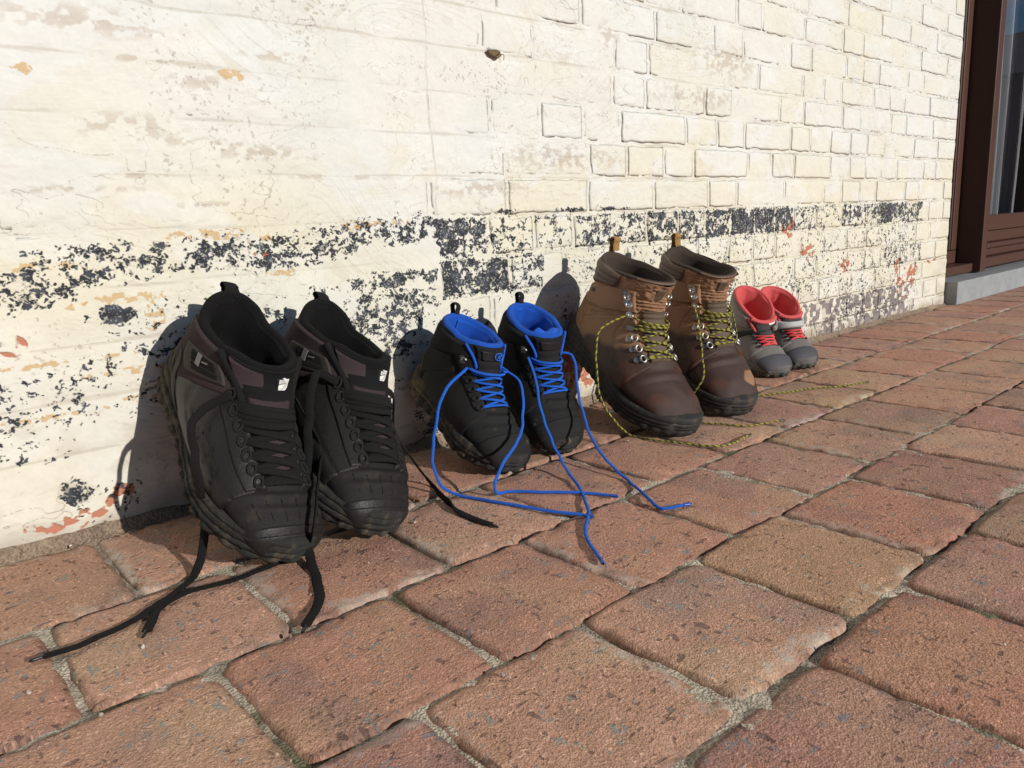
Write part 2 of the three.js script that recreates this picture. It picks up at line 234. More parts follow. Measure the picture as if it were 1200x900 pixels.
// ---------------------------------------------------------------- pavement of square clay-coloured pavers
const PS = 0.160;
const pave = new THREE.Group(); pave.name = 'pavement'; pave.userData.kind = 'structure'; scene.add(pave);
const N_VAR = 16, pvC = new Uint8Array(2048 * 2048 * 4), pvH = new Uint8Array(2048 * 2048 * 4), pvR = [];
for (let v = 0; v < N_VAR; v++) pvR.push({ ox: rr(0, 50), oy: rr(0, 50), flakes: rnd() < 0.6 ? rr(0.12, 0.3) : 0.03, smear: [rnd() < 0.5 ? rr(0.4, 1) : 0.1, rnd() < 0.35 ? rr(0.3, 0.9) : 0.1, rnd() < 0.3 ? rr(0.3, 0.8) : 0.1, rnd() < 0.35 ? rr(0.3, 0.9) : 0.1] });
for (let v = 0; v < N_VAR; v++) {
  const tx = (v % 4) * 512, ty = Math.floor(v / 4) * 512, o = pvR[v];
  for (let j = 0; j < 512; j++) for (let i = 0; i < 512; i++) {
    const x = (i / 512) * PS, y = (j / 512) * PS, X = x + o.ox, Y = y + o.oy, k = ((ty + j) * 2048 + tx + i) * 4;
    const g1 = n2(X * 900, Y * 900), g2 = n2(X * 420 + 7, Y * 420), g3 = n2(X * 1700, Y * 1700), lo = fbm(X * 16, Y * 16, 3), md = n2(X * 70, Y * 70);
    let r = 1, g = 1, b = 1, h = 0.5 + 0.20 * (g2 - 0.5) + 0.26 * (g1 - 0.5) + 0.18 * (g3 - 0.5) + 0.10 * (md - 0.5);
    const grain = 1 + 0.40 * (g1 - 0.5) + 0.20 * (g2 - 0.5) + 0.40 * (g3 - 0.5); r *= grain; g *= grain; b *= grain * (1 + 0.1 * (g2 - 0.5));
    const yel = ss(0.50, 0.72, fbm(X * 11 + 8, Y * 11, 2)); g *= 1 + 0.12 * yel; b *= 1 + 0.06 * yel; r *= 1 + 0.02 * yel;
    const dark = ss(0.50, 0.70, fbm(X * 12 + 30, Y * 12, 3)); r *= 1 - 0.22 * dark; g *= 1 - 0.16 * dark; b *= 1 - 0.08 * dark;
    const lite = ss(0.80, 0.86, n2(X * 640 + 3, Y * 640)); r += 0.5 * lite; g += 0.6 * lite; b += 0.6 * lite;
    const pore = ss(0.80, 0.86, n2(X * 330 + 5, Y * 300)) * ss(0.4, 0.6, n2(X * 40, Y * 40)); r *= 1 - 0.45 * pore; g *= 1 - 0.45 * pore; b *= 1 - 0.4 * pore; h -= 0.28 * pore;
    const pit = ss(0.80, 0.86, fbm(X * 95 + 3, Y * 120, 2)); r *= 1 - 0.5 * pit; g *= 1 - 0.5 * pit; b *= 1 - 0.45 * pit; h -= 0.35 * pit;
    const fl = ss(0.5, 0.54, n2(X * 190 + 2 * n2(X * 300, Y * 300), Y * 210 + 61) - 0.39 + o.flakes * 0.35 * n2(X * 30, Y * 30)) ; r = lerp(r, 0.56, fl * 0.85); g = lerp(g, 0.98, fl * 0.85); b = lerp(b, 1.32, fl * 0.85); h += 0.05 * fl;
    const e = [y, PS - x, PS - y, x]; let sm = 0;
    for (let q = 0; q < 4; q++) sm = Math.max(sm, o.smear[q] * ss(0.034, 0.0, e[q] + 0.03 * (fbm(X * 34 + q, Y * 34, 3) - 0.55)) * (0.55 + 0.7 * n2(X * 150, Y * 150)));
    sm = ss(0.30, 0.66, sm) * ss(0.30, 0.62, fbm(X * 60 + 9, Y * 60, 3)); const sand = 0.9 + 0.25 * (g1 - 0.5);
    r = lerp(r, 1.05 * sand, sm * 0.7); g = lerp(g, 1.62 * sand, sm * 0.7); b = lerp(b, 1.95 * sand, sm * 0.7); h = lerp(h, 0.55 + 0.15 * (g1 - 0.5), sm * 0.7);
    const ed = Math.min(...e), edgeDark = ss(0.009, 0.001, ed + 0.006 * (md - 0.5)) * 0.35 * (1 - sm); r *= 1 - edgeDark; g *= 1 - edgeDark; b *= 1 - edgeDark;  // colour gets darker towards all four paver edges
    // colour is kept as a multiplier around one half
    pvC[k] = enc(r * 0.36); pvC[k + 1] = enc(g * 0.36); pvC[k + 2] = enc(b * 0.36); pvC[k + 3] = 255; pvH[k] = pvH[k + 1] = pvH[k + 2] = clamp(h) * 255; pvH[k + 3] = 255;
  }
}
const pvMap = fin(pvC, 2048, 2048, true), pvBump = fin(pvH, 2048, 2048, false);
const TINTS = [[0.56, 0.265, 0.18], [0.58, 0.335, 0.22], [0.44, 0.265, 0.185], [0.52, 0.27, 0.21], [0.58, 0.30, 0.205], [0.40, 0.20, 0.155], [0.57, 0.345, 0.205], [0.66, 0.385, 0.265]];
const paverMats = TINTS.map((t) => t.map((v, i) => lerp(v, [0.52, 0.272, 0.19][i], 0.32))).map((t) => std({ color: C(t[0] / 0.36 * 0.83, t[1] / 0.36 * 0.83, t[2] / 0.36 * 0.83), map: pvMap, bumpMap: pvBump, bumpScale: 0.0021, roughness: 0.88 }));
function paverGeo(v) {
  const n = 26, o = pvR[v], H = PS / 2, R = 0.016, tu = (v % 4) / 4, tv = Math.floor(v / 4) / 4, L = [];
  const lin = (i) => { if (i <= 0) return -1; if (i >= n) return 1; const t = (i / n) * 2 - 1; return Math.sign(t) * (1 - Math.pow(1 - Math.abs(t), 1.35)); };
  return grid(n + 2, n + 2, (a, b, i, j) => {
    let x = lin(i - 1), y = lin(j - 1);
    // square to rounded square
    const m = Math.max(Math.abs(x), Math.abs(y)), ang = Math.atan2(y, x), k = Math.pow(Math.pow(Math.abs(Math.cos(ang)), 13) + Math.pow(Math.abs(Math.sin(ang)), 13), -1 / 13) / (1 / Math.max(Math.abs(Math.cos(ang)), Math.abs(Math.sin(ang))));
    const wob = 1 + 0.013 * (fbm(o.ox + Math.cos(ang) * 2.2, o.oy + Math.sin(ang) * 2.2, 2) - 0.5) * 2 + 0.006 * (n2(o.ox + Math.cos(ang) * 9, Math.sin(ang) * 9) - 0.5);
    const q = lerp(1, k * wob, m * m), px = x * H * q, py = y * H * q;
    const ed = (1 - m) * H, e = clamp(ed / 0.0042), uvx = clamp(x * 0.5 + 0.5, 0.004, 0.996), uvy = clamp(y * 0.5 + 0.5, 0.004, 0.996);
    let z = -0.0046 * (1 - Math.sqrt(1 - (1 - e) * (1 - e))) + 0.0022 * (fbm(o.ox * 3 + px * 26, o.oy + py * 26, 2) - 0.5) + 0.0012 * (n2(px * 95 + o.oy, py * 95) - 0.5) - 0.0010 * ss(0.03, 0, ed);
    if (ed < 0.02) z -= 0.0022 * ss(0.62, 0.8, n2(px * 75 + o.ox, py * 75 + o.oy)) * ss(0.02, 0.004, ed);
    if (i === 0 || j === 0 || i === n + 2 || j === n + 2) z -= 0.03;
    return { p: V(px, z, -py), uv: [tu + uvx / 4, tv + uvy / 4] };
  });
}
const paverGeos = [...Array(N_VAR).keys()].map(paverGeo);
const ROWZ = [[0.1075, 0.188], [0.2945, 0.169], [0.4675, 0.165], [0.6345, 0.164]], ROWX = [0.088, 0.0015, 0.090, 0.0065];
for (let r = 4; r < 12; r++) { ROWZ.push([0.6345 + (r - 3) * 0.1685, 0.163]); ROWX.push(r % 2 ? 0.0065 : 0.092); }
const tintPick = [[0, 4, 1, 4, 7], [1, 7, 4, 0, 1, 4, 6], [0, 1, 4, 6, 1, 3, 4], [6, 2, 0, 2, 3, 1], [2, 5, 2, 5]];
for (let r = 0; r < ROWZ.length; r++) {
  const inView = r < 7;
  for (let k = -4; k < 27; k++) {
    const x = ROWX[r] + k * 0.1693 + (r < 5 ? 0.003 * (hash(k + 9, r) - 0.5) : 0), z = ROWZ[r][0];
    if (x > 3.2 && r > 7) continue;
    if (z > 1.3 && (x < -0.5 || x > 2)) continue;
    const v = Math.floor(hash(k + 20, r * 5 + 3) * 15.99), ti = r < 3 && hash(k + 4, r) < 0.75 ? [0, 1, 4, 7, 3, 4][Math.floor(hash(k + 77, r) * 5.99)] : Math.floor(hash(k + 50, r * 3 + 8) * 7.99);
    const m = mesh('paver', paverGeos[v], paverMats[ti], pave);
    m.position.set(x, 0.0012 * (hash(k, r + 60) - 0.5), z + 0.003 * (hash(k + 30, r) - 0.5));
    m.rotation.set((hash(k, r + 1) - 0.5) * 0.012, Math.floor(hash(k + 5, r + 31) * 3.99) * Math.PI / 2 + (hash(k + 8, r) - 0.5) * 0.05, (hash(k + 1, r + 1) - 0.5) * 0.014);
    m.scale.set(1, 1, 1);
    const sx = 0.1662 / PS, sz = (ROWZ[r][1] + 0.001) / PS, quarter = Math.round(m.rotation.y / (Math.PI / 2)) % 2; m.scale.set(quarter ? sz : sx, 1, quarter ? sx : sz);
  }
}
// joint sand and cement
const sandTex = (() => { const f = (x, y) => { const X = x / 512 * 0.25, Y = y / 512 * 0.25; return [n2(X * 640, Y * 640), n2(X * 1500, Y * 1500), fbm(X * 60, Y * 60, 2)]; };
  return { map: tex(512, 512, (x, y) => { const [a, b, c] = f(x, y), k = 0.62 + 0.42 * (a - 0.5) + 0.3 * (b - 0.5) + 0.3 * (c - 0.5); return [enc(k), enc(k * 0.97), enc(k * 0.92)]; }, { srgb: true, size: 0.25 }), bump: tex(512, 512, (x, y) => { const [a, b, c] = f(x, y); return 255 * clamp(0.5 + 0.5 * (a - 0.5) + 0.3 * (b - 0.5) + 0.5 * (c - 0.5)); }, { size: 0.25 }) }; })();
const sandMat = std({ map: sandTex.map, bumpMap: sandTex.bump, bumpScale: 0.003, vertexColors: true, roughness: 0.95 });
function sandSheet(x0, x1, z0, z1, cell) {
  return grid(Math.round((x1 - x0) / cell), Math.round((z1 - z0) / cell), (u, v) => {
    const x = lerp(x0, x1, u), z = lerp(z1, z0, v), f = fbm(x * 7, z * 7, 2), q = fbm(x * 38, z * 38, 2);
    const y = -0.0048 + 0.0060 * (f - 0.5) + 0.005 * (q - 0.5) + 0.0018 * (n2(x * 160, z * 160) - 0.5);
    const k = lerp(0.62, 1.05, ss(0.36, 0.56, f + 0.35 * (q - 0.5)));
    return { p: V(x, y, z), uv: [x, z], c: ((gn) => [lerp(0.74 * k, 0.13, gn), lerp(0.665 * k, 0.135, gn), lerp(0.55 * k, 0.05, gn)])(ss(0.62, 0.72, fbm(x * 19 + 50, z * 19, 3)) * 0.8) };
  });
}
mesh('joint_sand', sandSheet(-0.1, 1.5, -0.02, 1.0, 0.0045), sandMat, pave).userData.kind = 'stuff';
mesh('joint_sand', mergeGeometries([sandSheet(1.5, 4.7, -0.02, 1.4, 0.012), sandSheet(-0.8, -0.1, -0.02, 2.1, 0.012), sandSheet(-0.1, 1.5, 1.0, 2.1, 0.012)]), sandMat, pave).userData.kind = 'stuff';
// cement fillet along the foot of the wall
mesh('cement_fillet', grid(560, 7, (u, v) => {
  const x = lerp(-0.7, WALL_END, u), w = 0.007 + 0.020 * fbm(x * 16, 3, 3), hgt = 0.004 + 0.015 * fbm(x * 12, 8, 3), z = lerp(-0.004, w + 0.004, v);
  const y = hgt * Math.pow(1 - clamp(z / w), 1.7) - 0.003 + 0.0022 * (fbm(x * 55, z * 70, 2) - 0.5) - (v > 0.99 ? 0.006 : 0), k = 0.72 + 0.5 * (fbm(x * 22, z * 60, 3) - 0.5);
  return { p: V(x, y, z), uv: [x, z], c: [0.66 * k, 0.50 * k, 0.37 * k] };
}, true), sandMat, pave);
// ground beyond the paving
mesh('ground', new THREE.PlaneGeometry(600, 600).rotateX(-Math.PI / 2).translate(0, -0.034, 0), std({ color: C(0.27, 0.2, 0.15), roughness: 0.95 })).userData.kind = 'structure';

const M = (r, g, b, o = {}) => std({ color: C(r, g, b), ...o });
const DULL = (r, g, b, o = {}) => new THREE.MeshPhysicalMaterial({ roughness: 0.8, specularIntensity: 0.4, color: C(r, g, b), ...o });
// ---------------------------------------------------------------- the glazed door, its sidelight and stone sill
{
  const wood = std({ color: C(0.074, 0.031, 0.020), roughness: 0.45, bumpMap: tex(256, 256, (x, y) => 128 + 90 * (n2(x * 0.35, y * 0.02) - 0.5) + 50 * (n2(x * 0.9, y * 0.05) - 0.5), { size: 0.12 }), bumpScale: 0.0006 });
  const glass = new THREE.MeshPhysicalMaterial({ color: C(0.97, 0.98, 0.98), roughness: 0.02, transmission: 1, thickness: 0, ior: 1.52 });
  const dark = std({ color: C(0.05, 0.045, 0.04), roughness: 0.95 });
  const d = thing('glazed_door', 'dark brown wooden glazed door with narrow sidelight in the end of the cream wall', 'door');
  d.position.set(WALL_END, 0, 0);
  const X = (x) => x - WALL_END;
  const b = (name, x0, x1, y0, y1, z0, z1, m = wood, bev = 0.003) => { const g = mesh(name, box(x1 - x0, y1 - y0, z1 - z0, X((x0 + x1) / 2), (y0 + y1) / 2, (z0 + z1) / 2, bev), m, d); return g; };
  // sidelight
  b('sidelight_sill', 2.863, 3.262, 0.083, 0.115, -0.17, -0.045);
  b('sidelight_rail', 2.863, 3.262, 0.117, 0.165, -0.155, -0.105);
  b('sidelight_stile', 3.205, 3.262, 0.167, 2.2, -0.155, -0.105);
  b('sidelight_stile', 2.863, 2.905, 0.167, 2.2, -0.155, -0.105);
  b('sidelight_bead', 3.190, 3.203, 0.167, 2.2, -0.135, -0.108);
  b('sidelight_pane', 2.907, 3.188, 0.167, 2.2, -0.132, -0.128, glass, 0.0005);
  // frame post and door leaf
  b('frame_post', 3.264, 3.318, 0.083, 2.2, -0.17, -0.018);
  b('frame_post_bead', 3.320, 3.336, 0.083, 2.2, -0.09, -0.030);
  const leaf = b('door_leaf_stile', 3.338, 3.40, 0.088, 2.19, -0.10, -0.045);
  b('door_leaf_stile', 4.20, 4.28, 0.088, 2.19, -0.10, -0.045);
  b('door_leaf_rail', 3.402, 4.198, 0.232, 0.292, -0.10, -0.047);
  b('door_panel', 3.402, 4.198, 0.186, 0.230, -0.09, -0.060);
  b('door_moulding', 3.402, 4.198, 0.162, 0.184, -0.10, -0.040, wood, 0.007);
  b('door_panel', 3.402, 4.198, 0.132, 0.160, -0.09, -0.056);
  b('weather_bar', 3.340, 4.28, 0.091, 0.130, -0.10, -0.028, wood, 0.006);
  b('glazing_bead', 3.402, 3.416, 0.294, 2.14, -0.085, -0.055);
  b('door_pane', 3.418, 4.198, 0.294, 2.14, -0.074, -0.070, glass, 0.0005);
  b('frame_post', 4.282, 4.36, 0.083, 2.2, -0.17, -0.018);
  // stone sill
  const stone = std({ map: tex(256, 256, (x, y) => { const k = 0.9 + 0.25 * (fbm(x * 0.05, y * 0.05, 3) - 0.5) + 0.2 * (n2(x * 0.8, y * 0.8) - 0.5); return [enc(0.31 * k), enc(0.325 * k), enc(0.335 * k)]; }, { srgb: true, size: 0.4 }), roughness: 0.7, bumpMap: sandTex.bump, bumpScale: 0.0008 });
  const sill = thing('door_sill', 'blue grey stone sill at the foot of the brown door', 'sill');
  const slab = mesh('sill_slab', box(1.7, 0.079, 0.22, 0, 0.0385, 0, 0.003), stone, sill);
  sill.position.set(WALL_END + 0.852, 0, -0.07);
  // the room behind
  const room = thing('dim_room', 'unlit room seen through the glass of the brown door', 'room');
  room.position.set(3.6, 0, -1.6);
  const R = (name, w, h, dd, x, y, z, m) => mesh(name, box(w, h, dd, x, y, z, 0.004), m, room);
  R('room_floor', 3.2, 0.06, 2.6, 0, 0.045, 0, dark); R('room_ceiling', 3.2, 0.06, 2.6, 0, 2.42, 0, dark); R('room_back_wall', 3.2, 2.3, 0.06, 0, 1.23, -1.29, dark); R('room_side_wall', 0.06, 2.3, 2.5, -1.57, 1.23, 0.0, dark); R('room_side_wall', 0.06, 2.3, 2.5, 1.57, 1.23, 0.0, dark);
  const cur = thing('curtain', 'thin white curtain hanging behind the door glass', 'curtain');
  const cm = new THREE.MeshPhysicalMaterial({ color: C(0.5, 0.5, 0.54), roughness: 0.95, transmission: 0.35, thickness: 0 });
  const cg = mesh('curtain_cloth', grid(70, 20, (u, v) => V(lerp(-0.06, 0.30, u) + 0.012 * Math.sin(v * 5), lerp(0.14, 2.2, v), 0.022 * Math.sin(u * 34) + 0.012 * Math.sin(u * 57 + v * 3))), cm, cur);
  cur.position.set(4.10, 0, -0.26);
}

// ---------------------------------------------------------------- a low building out of view, placed to darken the door glass reflection
{
  const b = thing('unseen_outbuilding', 'low dark brick building with a tiled roof, out of view, darkening the door glass reflection', 'building');
  b.position.set(17, 0, 5);
  const bm = M(0.10, 0.06, 0.045), rm = M(0.035, 0.033, 0.034);
  mesh('wall', box(5, 2.3, 11, 0, 1.12, 0, 0.01), bm, b);
  const s = new THREE.Shape(); s.moveTo(-2.9, 0); s.lineTo(2.9, 0); s.lineTo(0, 1.1); s.closePath();
  mesh('roof', new THREE.ExtrudeGeometry(s, { depth: 11.6, bevelEnabled: false }).translate(0, 2.275, -5.8), rm, b);
}

// ---------------------------------------------------------------- boots: shared builders
const curve = (pts) => {                                         // smooth curve through [t, a, b ...] knots
  const n = pts.length, w = pts[0].length - 1, m = pts.map((p, i) => { const a = pts[Math.max(0, i - 1)], b = pts[Math.min(n - 1, i + 1)], o = []; for (let k = 1; k <= w; k++) o.push((b[k] - a[k]) / (b[0] - a[0])); return o; });
  return (t) => {
    let i = 0; while (i < n - 2 && t > pts[i + 1][0]) i++;
    const a = pts[i], b = pts[i + 1], d = b[0] - a[0]; let s = (t - a[0]) / d; const o = [];
    if (s > 1) { for (let k = 0; k < w; k++) o.push(b[k + 1] + m[i + 1][k] * (t - b[0])); return o; }
    const s2 = s * s, s3 = s2 * s;
    for (let k = 0; k < w; k++) o.push((2 * s3 - 3 * s2 + 1) * a[k + 1] + (s3 - 2 * s2 + s) * d * m[i][k] + (-2 * s3 + 3 * s2) * b[k + 1] + (s3 - s2) * d * m[i + 1][k]);
    return o;
  };
};
class Last {                                                     // the surface of a boot: S(t, a), t from toe tip 0 to rim 1, a = 0 front, +-1 sole and heel
  constructor(o) { Object.assign(this, o); this.fa = curve(o.A); this.fb = curve(o.B); this.fw = curve(o.W); }
  at(t, a) {
    const L = this.L, A = this.fa(t), B = this.fb(t), W = this.fw(t)[0], s = a < 0 ? -1 : 1, ph = Math.PI * (1 - Math.min(1, Math.abs(a)));
    const foot = 1 - ss(0.40, 0.62, t), low = ph < Math.PI / 2, c = Math.cos(ph), si = Math.max(0, Math.sin(ph));
    const k = low ? lerp(0.85, 0.42, foot) : lerp(0.88, this.ridge ?? 0.95, foot), wx = Math.pow(si, k);
    const m = (1 - c) / 2;
    const cx = (this.mirror ? -1 : 1) * this.inward * (1 - ss(0.0, 0.42, t)) ;
    return V((s * W * wx + cx) * L, lerp(B[1], A[1], m) * L, lerp(B[0], A[0], m) * L);
  }
  frame(t, a) {
    const e = 0.004, p = this.at(t, a), dt = this.at(t + e, a).sub(this.at(t - e, a)), da = this.at(t, a + e).sub(this.at(t, a - e)), n = dt.clone().cross(da).normalize();
    const A = this.fa(t), B = this.fb(t), mid = V(0, (A[1] + B[1]) / 2 * this.L, (A[0] + B[0]) / 2 * this.L);
    if (n.dot(p.clone().sub(mid)) < 0) n.negate();
    return { p, n, dt: dt.normalize(), da: da.normalize() };
  }
  out(t, a, h) { const f = this.frame(t, a); return f.p.addScaledVector(f.n, h); }
}
// patch of an overlay between two polylines of (t, a); height H with rounded edges
function patchGeo(S, P, Q, H, { nu = 26, nv = 18, edge = 0.16, base = 0.0, bump, unit = false, color, close = false } = {}) {
  const cp = new THREE.CatmullRomCurve3(P.map((p) => V(p[0], p[1], 0)), false, 'catmullrom', 0.4), cq = new THREE.CatmullRomCurve3(Q.map((p) => V(p[0], p[1], 0)), false, 'catmullrom', 0.4);
  const e = (x) => 0.5 - 0.5 * Math.sign(0.5 - x) * Math.pow(Math.abs(1 - 2 * x), 0.8);
  let lu = 0, lv = 0; { const a = cp.getPoint(0), b = cp.getPoint(1), c = cq.getPoint(0.5), d = cp.getPoint(0.5); lu = S.at(a.x, a.y).distanceTo(S.at(d.x, d.y)) + S.at(d.x, d.y).distanceTo(S.at(b.x, b.y)); lv = S.at(d.x, d.y).distanceTo(S.at(c.x, c.y)); }
  return grid(nu, nv, (u0, v0) => {
    const u = e(u0), v = e(v0), a = cp.getPoint(u), b = cq.getPoint(u), t = lerp(a.x, b.x, v), al = lerp(a.y, b.y, v);
    const R = Math.max(0.0022, H * 1.1), d = Math.min(u * lu, (1 - u) * lu, v * lv, (1 - v) * lv) / R, k = 1 - Math.pow(1 - clamp(d), 2);
    let h = base + H * k - (d < 0.001 ? 0.0022 : 0); if (bump) h += bump(u, v, t, al) * k;
    return { p: S.out(t, al, h), uv: unit ? [u0, v0] : [u * lu, v * lv], c: color?.(u, v, t, al) };
  });
}
// a flat or round cord through points; normals say which way a flat cord lies
function cordGeo(pts, rw, rn, { normals, sides = 8, step = 0.002, color, taper = 0, wob = 0 } = {}) {
  const c = new THREE.CatmullRomCurve3(pts, false, 'centripetal'), len = c.getLength(), n = Math.max(6, Math.ceil(len / step)), P = c.getSpacedPoints(n), k0 = pts[0].x * 50 + pts[0].z * 91, nc = normals && new THREE.CatmullRomCurve3(normals, false, 'centripetal');
  if (wob) P.forEach((p, i) => { const q = i / n * len * 1000, e = wob * ss(0, 0.08, i / n); p.x += e * ((n2(q / 17, k0) - 0.5) * 2 + (n2(q / 7, k0 + 9) - 0.5) * 0.6); p.z += e * ((n2(q / 19, k0 + 5) - 0.5) * 2 + (n2(q / 8, k0 + 3) - 0.5) * 0.6); });
  let ref = V(0.3, 1, 0.2);
  return grid(sides, n, (u, v, i, j) => {
    const T = P[Math.min(n, j + 1)].clone().sub(P[Math.max(0, j - 1)]).normalize();
    if (i === 0) { if (nc) ref = nc.getPoint(v); ref = ref.clone().addScaledVector(T, -ref.dot(T)).normalize(); }
    const N = ref, B = T.clone().cross(N), a = u * Math.PI * 2, w = rw * (1 - taper * ss(0.94, 1, v)) * (j === 0 || j === n ? 0.5 : 1) * (1 + 0.05 * Math.sin(v * len * 900)), h = rn * (j === 0 || j === n ? 0.5 : 1);
    return { p: P[j].clone().addScaledVector(B, Math.cos(a) * w).addScaledVector(N, Math.sin(a) * h), uv: [u * rw * 4, v * len], c: color?.(v * len, u) };
  }, true);
}
function upperGeo(S, { nt = 200, na = 150, t0 = 0.0, t1 = 1, rim = () => 0, disp = () => 0, color } = {}) {
  return grid(na, nt, (u, v) => {
    const a = -1 + 2 * u, tv = t0 + (t1 - t0) * Math.pow(v, 1.25), t = tv * (1 + rim(a) * ss(0.55, 1, tv)), f = S.frame(clamp(t, 0.001, 1.2), a), d = disp(t, a, f.p);
    const s = Math.abs(a) * 0.22;
    return { p: f.p.addScaledVector(f.n, d), uv: [a * 0.16, t * 0.42], c: color?.(t, a, f.p) };
  });
}
// padded rim and inner lining, down to an insole
function liningGeo(S, { rim = () => 0, pad = 0.006, thick = 0.010, depth = 0.46, na = 110, wav = () => 0 }) {
  const nr = 12, nd = 40;
  return grid(na, nr + nd, (u, v, i, j) => {
    const a = -1 + 2 * u, top = 1 + rim(a);
    let t, off, up = 0;
    if (j <= nr) { const q = (j / nr) * Math.PI; t = top; off = -pad + Math.cos(q) * pad; up = Math.sin(q) * pad; } else { const q = (j - nr) / nd; t = top - q * depth; off = -2 * pad - (thick - 2 * pad) * ss(0, 0.25, q) + wav(t, a); }
    const f = S.frame(t, a), d = f.dt.dot(V(0, 1, 0.2)) < 0 ? -1 : 1;
    const sag = j > nr ? Math.pow((j - nr) / nd, 6) : 0;
    const p = f.p.addScaledVector(f.n, off).addScaledVector(f.dt, d * up);
    if (sag > 0) { const A = S.fa(t), B = S.fb(t); p.lerp(V(0, (A[1] + B[1]) / 2 * S.L, (A[0] + B[0]) / 2 * S.L), sag * 0.96); }
    return { p, uv: [a * 0.15, j * 0.003] };
  });
}
function soleOutline(o) {                                          // closed outline in (x, z), metres
  const right = o.plan.map((p) => [p[1], p[0]]), pts = [];
  for (const p of right) pts.push(V(p[0], 0, p[1])); for (let i = right.length - 2; i > 0; i--) pts.push(V(-right[i][0], 0, right[i][1]));
  const c = new THREE.CatmullRomCurve3(pts, true, 'catmullrom', 0.5), n = 240, P = c.getSpacedPoints(n);
  for (const p of P) { p.x += (o.mirror ? -1 : 1) * o.inward * (1 - 0) * ss(0.55, 1, p.z); p.multiplyScalar(o.L); }
  return P;
}
function soleGeo(o, layers, { lug = 0, lugCount = 44, rough = 0.0006, color, cap = true, from = 0 } = {}) {
  const P = soleOutline(o), n = P.length - 1, L = o.L, spring = (z) => L * (o.spring * Math.pow(clamp((z / L - 0.68) / 0.32), 2.0) + 0.014 * Math.pow(clamp((0.12 - z / L) / 0.12), 2));
  const N = P.map((p, i) => { const a = P[(i - 1 + n) % n], b = P[(i + 1) % n]; return V(b.z - a.z, 0, a.x - b.x).normalize(); });
  if (N[Math.round(n * 0.25)].x * P[Math.round(n * 0.25)].x < 0) N.forEach((q) => q.negate());
  const rows = layers.length - 1 + (cap ? 1 : 0);
  return grid(n, rows, (u, v, i, j) => {
    const k = cap ? Math.max(0, j - 1) : j, ly = layers[k], p = P[i % n].clone(), s = i / n;
    const th = lerp(o.heelH, o.foreH, ss(0.15, 0.75, p.z / L)) * L;
    let off = ly[1] * L; const y = ly[0] * th;
    if (lug && ly[2]) { const q = Math.sin(s * Math.PI * 2 * lugCount + (j % 2) * 0.6); off -= lug * ss(-0.1, 0.35, q) * ly[2]; }
    off += rough * (n3(p.x * 150, y * 150, p.z * 150) - 0.5) * 2;
    let yy = spring(p.z) + y; if (cap && j === 0) { p.multiplyScalar(0.9); yy += 0.004; off = 0; }
    p.addScaledVector(N[i % n], off); p.y = yy;
    return { p, uv: [s * 0.8, y], c: color?.(s, ly[0], p) };
  });
}
const spots = (S, list) => list;
const mx = new THREE.Matrix4();
function onSurface(geo, S, t, a, lift = 0, turn = 0) {              // geometry whose +z faces out and +y runs towards the rim
  const f = S.frame(t, a), z = f.n, y = f.dt.clone().addScaledVector(z, -f.dt.dot(z)).normalize(), x = y.clone().cross(z);
  mx.makeBasis(x, y, z); const g = geo.clone(); if (turn) g.rotateZ(turn); g.applyMatrix4(mx); const p = f.p.addScaledVector(f.n, lift); g.translate(p.x, p.y, p.z); return g;
}
const bumpLeather = tex(512, 512, (x, y) => { const a = n2(x * 0.16 + 3 * n2(x * 0.05, y * 0.05), y * 0.16), b = n2(x * 0.42, y * 0.42), c = n2(x * 0.9, y * 0.9); return 255 * clamp(0.5 + 0.5 * (Math.abs(a - 0.5) - 0.2) + 0.3 * (b - 0.5) + 0.2 * (c - 0.5)); }, { size: 0.05 });
const bumpKnit = tex(256, 256, (x, y) => { const k = Math.sin(x * Math.PI / 4) * Math.sin(y * Math.PI / 4 + (Math.floor(x / 8) % 2) * Math.PI / 2); return 255 * clamp(0.5 + 0.45 * k + 0.12 * (n2(x * 0.6, y * 0.6) - 0.5)); }, { size: 0.045 });
const bumpWeave = tex(256, 256, (x, y) => 255 * clamp(0.5 + 0.28 * Math.sin(x * Math.PI / 3 + 1.5 * Math.sin(y * Math.PI / 6)) + 0.25 * Math.sin(y * Math.PI / 3) + 0.2 * (n2(x * 0.5, y * 0.5) - 0.5)), { size: 0.03 });
const bumpRubber = tex(256, 256, (x, y) => 255 * clamp(0.5 + 0.4 * (n2(x * 0.5, y * 0.5) - 0.5) + 0.5 * (fbm(x * 0.12, y * 0.12, 2) - 0.5)), { size: 0.04 });
const bumpMesh = tex(256, 256, (x, y) => { const q = (x / 16 + (Math.floor(y / 14) % 2) * 0.5) % 1 - 0.5, w = (y / 14) % 1 - 0.5; return 255 * clamp(ss(0.16, 0.4, Math.hypot(q, w))); }, { size: 0.05 });
const metal = std({ color: C(0.62, 0.61, 0.58), metalness: 1, roughness: 0.38 });
// settle a finished boot against the wall with its toe on the ground
function settle(g, o, solid) {
  g.rotation.order = 'YXZ'; g.rotation.set(o.pitch, o.yaw, o.roll); g.position.set(0, 0, 0); g.updateMatrixWorld(true);
  let y = 1e9, z = 1e9; const p = V(0, 0, 0), toe = V(0, 0.02 * o.L, o.L).applyMatrix4(g.matrixWorld);
  for (const m of solid) { const a = m.geometry.attributes.position; for (let i = 0; i < a.count; i++) { p.fromBufferAttribute(a, i).applyMatrix4(m.matrixWorld); y = Math.min(y, p.y); z = Math.min(z, p.z); } }
  g.position.set(o.toeX - toe.x, 0.0015 - y, 0.004 - z + (o.gap ?? 0)); g.updateMatrixWorld(true);
}
